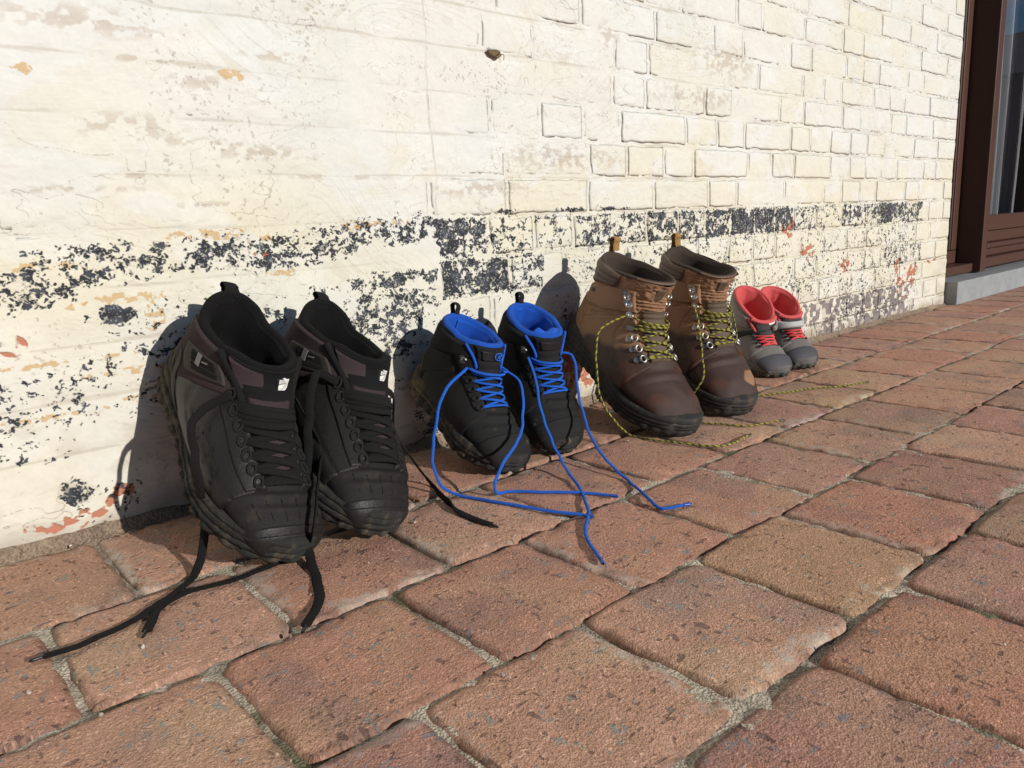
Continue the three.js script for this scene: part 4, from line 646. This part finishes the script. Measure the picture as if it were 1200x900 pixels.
  for (const s of [-1, 1]) for (const [t, a] of eye) mesh('lace_loop', onSurface(new THREE.TorusGeometry(0.0034, 0.0013, 6, 12).scale(1.3, 1, 1), S, t, s * (a + 0.03), 0.0046), gloss, g);
  const tip = M(0.006, 0.07, 0.35, { roughness: 0.35 });
  lacePart(g, 'loose_lace', S, 0.70, -0.24, 0.006, o.laceA, 0.0021, 0.0019, cord, tip); lacePart(g, 'loose_lace', S, 0.70, 0.26, 0.006, o.laceB, 0.0021, 0.0019, cord, tip);
  return g;
}
blueBoot({ label: 'small black boot with bright blue lining beside the black shoes, blue emblem on tongue', L: 0.232, seed: 3, mirror: false, pitch: 0.47, yaw: -0.04, roll: -0.18, toeX: 0.646, emblem: true,
  laceA: [[0.587, 0.122, 0.160], [0.557, 0.069, 0.173], [0.540, 0.039, 0.190], [0.539, 0.013, 0.208], [0.549, 0.003, 0.227], [0.565, 0.003, 0.282], [0.588, 0.003, 0.351], [0.607, 0.003, 0.397]],
  laceB: [[0.706, 0.119, 0.180], [0.680, 0.082, 0.215], [0.640, 0.057, 0.245], [0.598, 0.038, 0.262], [0.580, 0.018, 0.266], [0.582, 0.006, 0.266], [0.601, 0.003, 0.268], [0.631, 0.003, 0.306], [0.666, 0.003, 0.351], [0.676, 0.003, 0.376]] });
blueBoot({ label: 'small black boot with bright blue lining beside the brown boots, blue tongue folded inward', L: 0.230, seed: 9, mirror: true, pitch: 0.53, yaw: -0.16, roll: -0.04, toeX: 0.774, emblem: false,
  laceA: [[0.751, 0.119, 0.164], [0.729, 0.076, 0.199], [0.712, 0.036, 0.239], [0.695, 0.009, 0.284], [0.667, 0.003, 0.333], [0.618, 0.003, 0.392], [0.565, 0.003, 0.437], [0.531, 0.003, 0.489]],
  laceB: [[0.830, 0.138, 0.165], [0.805, 0.088, 0.202], [0.775, 0.049, 0.246], [0.750, 0.020, 0.300], [0.739, 0.003, 0.346], [0.706, 0.003, 0.406], [0.684, 0.003, 0.450], [0.710, 0.003, 0.462]] });

// ---- brown leather boots with yellow and brown laces
function brownBoot(o) {
  const g = thing('leather_hiking_boot', o.label, 'boot', 'pair of brown leather hiking boots'), L = o.L, mir = o.mirror;
  const S = new Last({ L, mirror: mir, inward: 0.035, ridge: 1.0,
    A: [[0, 0.985, 0.085], [0.06, 0.962, 0.152], [0.15, 0.895, 0.205], [0.25, 0.80, 0.24], [0.35, 0.705, 0.285], [0.45, 0.63, 0.338], [0.55, 0.575, 0.40], [0.65, 0.54, 0.455], [0.75, 0.515, 0.505], [0.85, 0.50, 0.55], [1, 0.515, 0.635]],
    B: [[0, 0.985, 0.06], [0.06, 0.93, 0.055], [0.15, 0.80, 0.05], [0.25, 0.65, 0.05], [0.35, 0.48, 0.055], [0.45, 0.24, 0.07], [0.52, 0.06, 0.09], [0.58, 0.0, 0.16], [0.68, 0.005, 0.27], [0.8, 0.035, 0.39], [0.9, 0.045, 0.48], [1, 0.035, 0.585]],
    W: [[0, 0.035], [0.03, 0.095], [0.08, 0.14], [0.15, 0.172], [0.25, 0.192], [0.35, 0.188], [0.45, 0.172], [0.55, 0.156], [0.65, 0.146], [0.75, 0.144], [0.85, 0.150], [1, 0.168]] });
  const rim = (a) => -0.030 * ss(0.3, 0.6, Math.abs(a)) * (1 - ss(0.75, 1, Math.abs(a))) + 0.008 * Math.sin(a * 9 + o.seed);
  // the lower leather is soaked dark, the upper leather is dry; the tide line between them wanders
  const tone = (t, a, p) => {
    const ln = t - 0.435 - 0.10 * ss(0.1, 0.8, Math.abs(a)) + 0.05 * (fbm(a * 4 + o.seed, t * 5, 2) - 0.5) + 0.03 * (n2(a * 22, t * 26 + o.seed) - 0.5);
    let m = ss(-0.012, 0.02, ln); if (o.patch) { const q = Math.hypot((t - o.patch[0]) / 0.055, (a - o.patch[1]) / 0.11) + 0.7 * (fbm(p.x * 120, p.z * 120 + p.y * 70, 2) - 0.5); m = Math.max(m, ss(1.0, 0.86, q)); }
    const v = 0.82 + 0.36 * dirt(p.x, p.y, p.z, 55); const red = ss(0.5, 0.7, fbm(a * 5 + 3, t * 12, 2)) * (1 - m);
    return [lerp(0.047 + 0.03 * red, 0.30, m) * v, lerp(0.0215 + 0.005 * red, 0.158, m) * v, lerp(0.0155, 0.083, m) * v];
  };
  const leather = std({ vertexColors: true, roughness: 0.48, bumpMap: bumpLeather, bumpScale: 0.0007 }), dark = M(0.11, 0.070, 0.047, { roughness: 0.55, bumpMap: bumpLeather, bumpScale: 0.0008 }), inner = M(0.055, 0.037, 0.027, { roughness: 0.9, bumpMap: bumpLeather, bumpScale: 0.0007 }), tan = M(0.44, 0.235, 0.075, { roughness: 0.7, bumpMap: bumpWeave, bumpScale: 0.0006 });
  const folds = (t, a) => 0.0020 * ss(0.26, 0.10, Math.abs(a)) * Math.sin(t * 175 + 2 * Math.sin(a * 12)) * ss(0.70, 0.74, t) * ss(0.87, 0.82, t) + 0.0013 * ss(0.6, 0.1, Math.abs(a)) * Math.sin((t - 0.2) * 85 + 5 * a * a) * ss(0.24, 0.28, t) * ss(0.40, 0.34, t) + 0.0030 * (n2(t * 13 + o.seed, a * 8) - 0.5) + 0.0022 * (Math.abs(fbm(t * 26 + o.seed, a * 15, 2) - 0.5) * 4 - 0.5) * ss(0.40, 0.52, t) + 0.0045 * (n2(a * 9 + o.seed, t * 7) - 0.5) * ss(0.7, 0.95, t);
  const body = mesh('upper', upperGeo(S, { rim, disp: folds, color: tone, nt: 220, na: 170 }), leather, g), solid = [body];
  mesh('lining', liningGeo(S, { rim, pad: 0.0040, thick: 0.009, depth: 0.46, wav: (t, a) => -0.003 * n2(a * 6, t * 6) }), inner, g);
  mesh('flap_binding', (() => { const c = []; for (let k = 0; k <= 14; k++) { const a = lerp(-0.28, 0.28, k / 14); c.push(S.out(1.0 + rim(a) + 0.006, a, -0.003)); } return cordGeo(c, 0.0028, 0.0026, { sides: 8 }); })(), M(0.15, 0.085, 0.05, { roughness: 0.6 }), g);
  const hookGeo = mergeGeometries([new THREE.CylinderGeometry(0.0062, 0.0062, 0.0014, 16).rotateX(Math.PI / 2).scale(1.35, 0.85, 1), new THREE.CylinderGeometry(0.0024, 0.0024, 0.002, 10).rotateX(Math.PI / 2).translate(0.004, 0, 0.001), new THREE.TorusGeometry(0.0046, 0.0016, 8, 14, Math.PI * 1.1).rotateX(0.5).translate(-0.004, 0.0, 0.003)]);
  const ringGeo = mergeGeometries([new THREE.CylinderGeometry(0.0042, 0.0046, 0.0022, 16).rotateX(Math.PI / 2).translate(0.0075, 0, 0), new THREE.BoxGeometry(0.010, 0.0055, 0.0014).translate(0.0035, 0, 0.0004), new THREE.TorusGeometry(0.0056, 0.0013, 8, 20).scale(0.85, 1, 1).rotateY(-0.25).translate(-0.004, 0, 0.0022)]);
  for (const s of [-1, 1]) {
    const q = (l) => l.map((p) => [p[0], p[1] * s]);
    mesh('quarter', patchGeo(S, q([[0.335, 0.125], [0.42, 0.135], [0.52, 0.155], [0.60, 0.175], [0.68, 0.195]]), q([[0.24, 0.80], [0.32, 0.86], [0.40, 0.84], [0.48, 0.74], [0.60, 0.62]]), 0.0026, { nu: 44, nv: 40, color: (u, v, t, a) => tone(t, a, S.at(t, a)), bump: (u, v, t, a) => 0.0016 * (n2(t * 16, a * 11) - 0.5) - 0.001 * ss(0.018, 0.006, Math.abs(v - 0.5 + 0.35 * u)) }), leather, g);
    mesh('ankle_panel', patchGeo(S, q([[0.69, 0.19], [0.76, 0.20], [0.83, 0.215], [0.90, 0.235]]), q([[0.68, 0.42], [0.70, 0.72], [0.80, 0.72], [0.885, 0.44]]), 0.0024, { base: 0.0008, nu: 26, nv: 24, color: (u, v, t, a) => tone(t, a, S.at(t, a)) }), leather, g);
    mesh('collar', patchGeo(S, q([[0.885, 0.42], [0.93, 0.40], [0.985, 0.40]]), q([[0.80, 0.999], [0.90, 0.999], [0.985, 0.999]]), 0.0050, { nu: 30, nv: 44, base: 0.0, bump: (u, v) => -0.0016 * ss(0.06, 0.02, Math.abs(u - 0.33)) - 0.0016 * ss(0.06, 0.02, Math.abs(u - 0.66)) }), dark, g);
    mesh('heel_counter', patchGeo(S, q([[0.46, 0.76], [0.56, 0.66], [0.66, 0.70], [0.74, 0.80]]), q([[0.50, 0.999], [0.57, 0.999], [0.66, 0.999], [0.74, 0.999]]), 0.0026, { nu: 24, nv: 18, color: (u, v, t, a) => tone(t, a, S.at(t, a)) }), leather, g);
    for (const [t, a] of [[0.775, 0.275], [0.855, 0.30]]) mesh('hook', onSurface((s < 0 ? hookGeo.clone().rotateZ(Math.PI) : hookGeo), S, t, a * s, 0.0046, s * 0.25), metal, g);
    for (const [t, a] of [[0.385, 0.195], [0.445, 0.205], [0.505, 0.215]]) mesh('lace_ring', onSurface((s < 0 ? ringGeo.clone().rotateZ(Math.PI) : ringGeo), S, t, a * s, 0.0042, s * 0.12), metal, g);
    mesh('lace_clamp', onSurface(mergeGeometries([new THREE.BoxGeometry(0.013, 0.0075, 0.003), new THREE.CylinderGeometry(0.0035, 0.0035, 0.004, 12).rotateX(Math.PI / 2).translate(-0.004 * s, 0, 0.0012)]), S, 0.57, 0.225 * s, 0.0042, s * 0.2), M(0.25, 0.24, 0.23, { metalness: 0.9, roughness: 0.4 }), g);
    mesh('hook', onSurface(hookGeo.clone().scale(0.8, 0.8, 0.8).rotateZ(s < 0 ? Math.PI : 0), S, 0.675, 0.245 * s, 0.0044, s * 0.2), metal, g);
    if (s < 0) mesh('side_tag', onSurface(new THREE.BoxGeometry(0.011, 0.006, 0.0012), S, 0.79, -0.66, 0.0046, 0.5), M(0.09, 0.06, 0.035, { roughness: 0.4 }), g);
  }
  mesh('tongue', patchGeo(S, [[0.365, -0.12], [0.5, -0.135], [0.64, -0.155], [0.72, -0.165]], [[0.365, 0.12], [0.5, 0.135], [0.64, 0.155], [0.72, 0.165]], 0.0028, { nu: 34, nv: 18, base: -0.0003, bump: (u, v) => 0.0016 * Math.sin(v * Math.PI) + 0.0010 * Math.sin(u * 34) }), M(0.105, 0.072, 0.046, { roughness: 0.7, bumpMap: bumpLeather, bumpScale: 0.0006 }), g);
  mesh('tongue_strap', patchGeo(S, [[0.845, -0.065], [0.90, -0.068], [0.965, -0.07]], [[0.845, 0.035], [0.90, 0.036], [0.965, 0.038]], 0.0014, { base: 0.0006, nu: 14, nv: 10 }), dark, g);
  const so = { L, mirror: mir, inward: 0.035, heelH: 0.16, foreH: 0.105, spring: 0.05, plan: [[-0.012, 0], [0.0, 0.078], [0.06, 0.128], [0.18, 0.150], [0.36, 0.148], [0.52, 0.168], [0.68, 0.202], [0.80, 0.196], [0.90, 0.155], [0.965, 0.094], [1.0, 0]] };
  const sc = (s, y, p) => { const m = ss(0.54, 0.68, dirt(p.x + o.seed, p.y, p.z, 70)); return [lerp(0.020, 0.07, m), lerp(0.019, 0.052, m), lerp(0.018, 0.036, m)]; };
  const sm = std({ vertexColors: true, roughness: 0.72, bumpMap: bumpRubber, bumpScale: 0.0008 });
  solid.push(mesh('outsole', soleGeo(so, [[0, 0.0, 1], [0.12, 0.012, 1], [0.30, 0.012, 1], [0.36, 0.004, 0.4], [0.40, -0.004, 0]], { lug: 0.0022, lugCount: 40, color: sc }), sm, g));
  mesh('midsole', soleGeo(so, [[0.37, -0.006, 0], [0.39, 0.010, 0], [0.50, 0.012, 0], [0.525, 0.006, 0], [0.56, 0.006, 0], [0.59, 0.013, 0], [0.70, 0.012, 0], [0.73, 0.006, 0], [0.76, 0.006, 0], [0.79, 0.010, 0], [0.98, 0.006, 0], [1.04, -0.006, 0], [1.04, -0.05, 0]], { color: sc, cap: false }), sm, g);
  mesh('toe_rand', patchGeo(S, [[0.26, -0.80], [0.16, -0.76], [0.052, -0.5], [0.048, 0], [0.052, 0.5], [0.16, 0.76], [0.26, 0.80]], [[0.26, -0.92], [0.15, -0.94], [0.01, -0.9], [0.002, 0], [0.01, 0.9], [0.15, 0.94], [0.26, 0.92]], 0.0028, { base: 0.0010, nu: 60, nv: 12 }), M(0.060, 0.055, 0.052, { roughness: 0.36, bumpMap: bumpRubber, bumpScale: 0.0003 }), g);
  mesh('pull_tab', loopTab(S, 1.03, 0.016, 0.0065, 0.0014, 0.006), tan, g);
  settle(g, o, solid);
  const band = (s, u) => { const q = ((s / 0.0105 + u) % 1 + 1) % 1, k = ((s / 0.0042 - u * 2) % 1 + 1) % 1; const y = q < 0.62 && k < 0.86; return y ? [0.44, 0.40, 0.05] : [0.045, 0.038, 0.030]; };
  const cord = std({ vertexColors: true, roughness: 0.8, bumpMap: bumpWeave, bumpScale: 0.0005 });
  const eye = [[0.385, 0.165], [0.445, 0.175], [0.505, 0.185], [0.57, 0.20]], { out, run } = crossLaces(S, eye, 0.0070, 0.0016, 0.0015, { flat: false, color: band });
  run(0.57, -0.20, 0.635, 0.22, 0.003, 0.02); run(0.57, 0.20, 0.665, -0.235, 0.005, 0.03); run(0.635, 0.22, 0.665, -0.235, 0.007, 0.045); run(0.60, -0.2, 0.60, 0.21, 0.006, 0.02);
  mesh('lace', mergeGeometries(out), cord, g);
  const tip = M(0.05, 0.045, 0.03, { roughness: 0.4 });
  lacePart(g, 'loose_lace', S, 0.675, -0.25, 0.008, o.laceA, 0.0016, 0.0015, cord, tip, { color: band }); if (o.laceB) lacePart(g, 'loose_lace', S, 0.665, 0.25, 0.008, o.laceB, 0.0016, 0.0015, cord, tip, { color: band });
  return g;
}
brownBoot({ label: 'brown leather boot beside the small blue-lined boots, lace trailing from its left side', L: 0.312, seed: 2, mirror: false, pitch: 0.46, yaw: -0.24, roll: -0.10, toeX: 0.943,
  laceA: [[0.886, 0.170, 0.175], [0.870, 0.131, 0.181], [0.862, 0.094, 0.189], [0.863, 0.064, 0.197], [0.878, 0.032, 0.207], [0.905, 0.003, 0.216], [0.904, 0.003, 0.267], [0.920, 0.003, 0.316], [0.939, 0.003, 0.360], [0.973, 0.003, 0.366], [1.017, 0.003, 0.361]],
  laceB: null });
brownBoot({ label: 'brown leather boot beside the small grey and coral boots, pale dry patch on toe', L: 0.312, seed: 6, mirror: true, pitch: 0.46, yaw: -0.24, roll: -0.02, toeX: 1.135, patch: [0.17, 0.18],
  laceA: [[1.118, 0.167, 0.188], [1.117, 0.124, 0.185], [1.107, 0.080, 0.182], [1.094, 0.043, 0.178], [1.060, 0.003, 0.20], [1.033, 0.003, 0.250], [1.045, 0.003, 0.290], [1.062, 0.003, 0.329], [1.124, 0.003, 0.355]],
  laceB: [[1.257, 0.161, 0.177], [1.257, 0.115, 0.187], [1.246, 0.060, 0.199], [1.240, 0.027, 0.212], [1.262, 0.003, 0.226], [1.300, 0.003, 0.252], [1.363, 0.003, 0.274], [1.431, 0.003, 0.315], [1.485, 0.003, 0.335]] });

// ---- smallest grey boots with coral fleece
function greyBoot(o) {
  const g = thing('toddler_boot', o.label, 'boot', 'pair of small grey and coral boots'), L = o.L, mir = o.mirror;
  const S = new Last({ L, mirror: mir, inward: 0.025, ridge: 1.0,
    A: [[0, 0.985, 0.09], [0.06, 0.965, 0.178], [0.15, 0.90, 0.24], [0.25, 0.81, 0.272], [0.35, 0.735, 0.305], [0.45, 0.68, 0.345], [0.55, 0.645, 0.385], [0.65, 0.62, 0.42], [0.75, 0.60, 0.45], [0.85, 0.585, 0.475], [1, 0.575, 0.52]],
    B: [[0, 0.985, 0.06], [0.06, 0.93, 0.055], [0.15, 0.80, 0.05], [0.25, 0.65, 0.05], [0.35, 0.48, 0.055], [0.45, 0.24, 0.07], [0.52, 0.06, 0.09], [0.58, 0.0, 0.17], [0.68, 0.0, 0.32], [0.8, 0.02, 0.49], [0.9, 0.03, 0.62], [1, 0.03, 0.75]],
    W: [[0, 0.05], [0.03, 0.12], [0.08, 0.172], [0.15, 0.205], [0.25, 0.222], [0.35, 0.215], [0.45, 0.20], [0.55, 0.188], [0.65, 0.185], [0.75, 0.19], [0.85, 0.20], [1, 0.215]] });
  const grey = std({ vertexColors: true, roughness: 0.85, bumpMap: bumpRubber, bumpScale: 0.0007 }), padc = M(0.27, 0.245, 0.23, { roughness: 0.9, bumpMap: bumpWeave, bumpScale: 0.0005 }), coral = M(0.62, 0.098, 0.10, { roughness: 0.95, bumpMap: bumpRubber, bumpScale: 0.0008 }), capm = M(0.058, 0.058, 0.070, { roughness: 0.7, bumpMap: bumpRubber, bumpScale: 0.0006 }), strap = M(0.020, 0.019, 0.021, { roughness: 0.7, bumpMap: bumpWeave, bumpScale: 0.0006 }), pale = M(0.42, 0.425, 0.42, { roughness: 0.7 });
  const tone = (t, a, p) => { const m = ss(0.55, 0.7, dirt(p.x, p.y, p.z, 80)); return [lerp(0.175, 0.17, m), lerp(0.162, 0.125, m), lerp(0.155, 0.085, m)]; };
  const rim = (a) => 0.02 * Math.sin(Math.abs(a) * 5);
  const body = mesh('upper', upperGeo(S, { rim, color: tone, nt: 120, na: 100, disp: (t, a) => 0.001 * (n2(t * 14 + o.seed, a * 8) - 0.5) }), grey, g), solid = [body];
  mesh('lining', liningGeo(S, { rim, pad: 0.0036, thick: 0.011, depth: 0.5, wav: (t, a) => -0.004 * n2(a * 7 + o.seed, t * 8) }), coral, g);
  for (const s of [-1, 1]) {
    const q = (l) => l.map((p) => [p[0], p[1] * s]);
    mesh('collar', patchGeo(S, q([[0.72, 0.24], [0.84, 0.26], [0.97, 0.28]]), q([[0.60, 0.999], [0.80, 0.999], [0.985, 0.999]]), 0.0042, { nu: 34, nv: 30, bump: (u, v) => -0.0016 * ss(0.05, 0.015, Math.abs(u - 0.3)) - 0.0016 * ss(0.05, 0.015, Math.abs(u - 0.62)) }), padc, g);
    mesh('quarter', patchGeo(S, q([[0.31, 0.14], [0.42, 0.15], [0.54, 0.17], [0.66, 0.20]]), q([[0.20, 0.76], [0.30, 0.84], [0.42, 0.78], [0.58, 0.62]]), 0.0018, { nu: 26, nv: 22, color: (u, v, t, a) => { const c = tone(t, a, S.at(t, a)); return c.map((x) => x * 1.08); } }), grey, g);
    mesh('side_band', patchGeo(S, q([[0.30, 0.80], [0.17, 0.70], [0.10, 0.62]]), q([[0.31, 0.90], [0.16, 0.90], [0.05, 0.88]]), 0.0016, { base: 0.0012, nu: 20, nv: 10, color: (u, v, t, a) => tone(t, a, S.at(t, a)).map((x) => x * 1.2) }), grey, g);
    const ce = []; for (let k = 0; k <= 8; k++) ce.push(S.out(lerp(0.66, 0.985, k / 8), s * lerp(0.17, 0.27, k / 8), 0.003)); mesh('collar_piping', cordGeo(ce, 0.0026, 0.0026), coral, g);
  }
  mesh('toe_cap', patchGeo(S, [[0.14, -0.72], [0.19, -0.42], [0.215, 0], [0.19, 0.42], [0.14, 0.72]], [[0.045, -0.62], [0.04, -0.35], [0.04, 0], [0.04, 0.35], [0.045, 0.62]], 0.0018, { nu: 36, nv: 16 }), capm, g);
  mesh('tongue', patchGeo(S, [[0.36, -0.12], [0.6, -0.15], [0.85, -0.19], [1.0, -0.22]], [[0.36, 0.12], [0.6, 0.15], [0.85, 0.19], [1.0, 0.22]], 0.0026, { nu: 26, nv: 16, bump: (u, v) => 0.002 * Math.sin(v * Math.PI) }), M(0.07, 0.062, 0.062, { roughness: 0.9, bumpMap: bumpWeave, bumpScale: 0.0005 }), g);
  mesh('tongue_edge', (() => { const c = []; for (let k = 0; k <= 10; k++) c.push(S.out(1.0 + 0.02 * Math.sin(k / 10 * Math.PI), lerp(-0.24, 0.24, k / 10), 0.0015)); return cordGeo(c, 0.0050, 0.0042, { sides: 10 }); })(), coral, g);
  if (o.first) {
    mesh('strap', patchGeo(S, [[0.515, -0.70], [0.52, -0.45], [0.60, -0.20], [0.66, 0.0], [0.70, 0.14]], [[0.60, -0.72], [0.605, -0.46], [0.685, -0.22], [0.745, -0.01], [0.78, 0.12]], 0.0024, { base: 0.0022, nu: 34, nv: 12 }), strap, g);
    mesh('strap_end', patchGeo(S, [[0.64, 0.10], [0.69, 0.22], [0.72, 0.34]], [[0.83, 0.06], [0.86, 0.20], [0.87, 0.32]], 0.0024, { base: 0.010, nu: 18, nv: 14 }), padc, g);
    mesh('size_label', patchGeo(S, [[0.90, 0.02], [0.90, 0.10], [0.90, 0.18]], [[1.02, 0.0], [1.03, 0.08], [1.02, 0.17]], 0.0012, { base: 0.0045, nu: 12, nv: 12 }), M(0.78, 0.78, 0.78), g);
  } else {
    mesh('strap', patchGeo(S, [[0.60, -0.25], [0.615, -0.10], [0.615, 0.08], [0.60, 0.26]], [[0.84, -0.28], [0.86, -0.10], [0.86, 0.08], [0.84, 0.27]], 0.0026, { base: 0.0085, nu: 30, nv: 12 }), pale, g);
    mesh('strap_end', patchGeo(S, [[0.60, -0.30], [0.70, -0.27], [0.84, -0.26]], [[0.62, -0.40], [0.72, -0.38], [0.86, -0.37]], 0.0030, { base: 0.006, nu: 18, nv: 12 }), padc, g);
  }
  const so = { L, mirror: mir, inward: 0.025, heelH: 0.16, foreH: 0.13, spring: 0.05, plan: [[-0.012, 0], [0.0, 0.085], [0.06, 0.142], [0.18, 0.168], [0.36, 0.172], [0.52, 0.195], [0.68, 0.226], [0.80, 0.222], [0.90, 0.18], [0.965, 0.112], [1.0, 0]] };
  const sm = std({ vertexColors: true, roughness: 0.8, bumpMap: bumpRubber, bumpScale: 0.0008 });
  const k = (c) => (s, y, p) => { const m = ss(0.5, 0.66, dirt(p.x + o.seed, p.y, p.z, 90)) * 0.8; return [lerp(c[0], 0.16, m), lerp(c[1], 0.115, m), lerp(c[2], 0.075, m)]; };
  solid.push(mesh('outsole', soleGeo(so, [[0, 0.0, 1], [0.2, 0.012, 1], [0.42, 0.012, 0.6], [0.48, 0.004, 0]], { lug: 0.004, lugCount: 26, color: k([0.045, 0.058, 0.052]) }), sm, g));
  mesh('midsole', soleGeo(so, [[0.46, 0.0, 0], [0.49, 0.010, 0], [0.64, 0.011, 0], [0.67, 0.004, 0], [0.70, 0.010, 0], [1.0, 0.007, 0], [1.06, -0.008, 0], [1.06, -0.05, 0]], { color: k([0.135, 0.13, 0.125]), cap: false }), sm, g);
  settle(g, o, solid);
  const cord = M(0.82, 0.085, 0.09, { roughness: 0.7 }), eye = [[0.36, 0.15], [0.43, 0.165], [0.50, 0.18], [0.57, 0.19]], { out } = crossLaces(S, eye, 0.0055, 0.0016, 0.0013, { flat: false });
  mesh('lace', mergeGeometries(out), cord, g);
  for (const s of [-1, 1]) for (const [t, a] of eye) mesh('lace_loop', onSurface(new THREE.TorusGeometry(0.0028, 0.001, 6, 10), S, t, s * (a + 0.03), 0.0036), strap, g);
  return g;
}
greyBoot({ label: 'small grey boot with coral fleece and black strap beside the brown boots', L: 0.190, seed: 4, mirror: false, pitch: 0.34, yaw: -0.39, roll: 0.0, toeX: 1.436, first: true });
greyBoot({ label: 'small grey boot with coral fleece and pale grey strap, last in the row', L: 0.190, seed: 8, mirror: true, pitch: 0.24, yaw: -0.40, roll: 0.02, toeX: 1.558, first: false });

// ---- small things on the wall and the paving
{
  const b = thing('dry_brown_scrap', 'small dry brown scrap stuck high on the cream wall', 'debris'); b.position.set(0.842, 0.606, 0.004); b.scale.setScalar(0.8);  // dry scrap of undetermined kind, modelled as a crumpled sheet with strands
  const m = M(0.16, 0.115, 0.06, { roughness: 1 }), s = new THREE.Shape(); s.moveTo(-0.020, 0.004); s.quadraticCurveTo(-0.008, 0.007, 0.004, 0.006); s.quadraticCurveTo(0.012, 0.004, 0.013, -0.002); s.quadraticCurveTo(0.004, -0.010, -0.004, -0.005); s.quadraticCurveTo(-0.014, -0.004, -0.020, 0.004);
  const g = new THREE.ExtrudeGeometry(s, { depth: 0.003, bevelEnabled: true, bevelSize: 0.001, bevelThickness: 0.002, bevelSegments: 2, curveSegments: 8 }); { const p = g.attributes.position; for (let i = 0; i < p.count; i++) p.setZ(i, p.getZ(i) + 0.004 * (n2(p.getX(i) * 260, p.getY(i) * 260) - 0.5)); g.computeVertexNormals(); }
  mesh('scrap_sheet', g, m, b);
  mesh('scrap_strands', mergeGeometries([cordGeo([V(0.010, 0, 0.004), V(0.018, -0.001, 0.006), V(0.020, -0.010, 0.003)], 0.0007, 0.0006), cordGeo([V(-0.012, 0.004, 0.003), V(-0.020, 0.010, 0.004)], 0.0005, 0.0005), cordGeo([V(-0.004, -0.004, 0.004), V(0.002, -0.002, 0.007), V(0.010, 0.004, 0.004)], 0.0016, 0.0012)]), M(0.09, 0.06, 0.03, { roughness: 1 }), b);
}
{
  const chip = new THREE.IcosahedronGeometry(1, 1); { const p = chip.attributes.position; for (let i = 0; i < p.count; i++) { const k = 0.7 + 0.6 * n3(p.getX(i) * 1.7, p.getY(i) * 1.7, p.getZ(i) * 1.7); p.setXYZ(i, p.getX(i) * k, p.getY(i) * k * 0.7, p.getZ(i) * k); } chip.computeVertexNormals(); }
  const n = 420, im = new THREE.InstancedMesh(chip, std({ roughness: 0.95 }), n); im.name = 'gravel'; im.castShadow = im.receiveShadow = true; im.userData = { kind: 'stuff', label: 'scattered grit and tiny stones on the paving', category: 'grit' };
  const o = new THREE.Object3D(), c = new THREE.Color();
  for (let i = 0; i < n; i++) {
    const near = rnd() < 0.35, x = near ? rr(0, 2.8) : rr(0, 1.9), z = near ? 0.012 + 0.05 * rnd() * rnd() : rr(0.05, 0.95), s = 0.0005 + 0.0017 * Math.pow(rnd(), 3);
    o.position.set(x, 0.0012 + s * 0.3, z); o.rotation.set(rr(0, 6), rr(0, 6), rr(0, 6)); o.scale.set(s, s, s * rr(0.7, 1.4)); o.updateMatrix(); im.setMatrixAt(i, o.matrix);
    const k = rr(0.25, 0.6); im.setColorAt(i, rnd() < 0.5 ? (near && rnd() < 0.4 ? c.setRGB(0.7, 0.67, 0.57) : c.setRGB(k, k * 0.9, k * 0.78)) : c.setRGB(k * 0.8, k * 0.55, k * 0.4));
  }
  scene.add(im);
}
renderer.render(scene, camera);
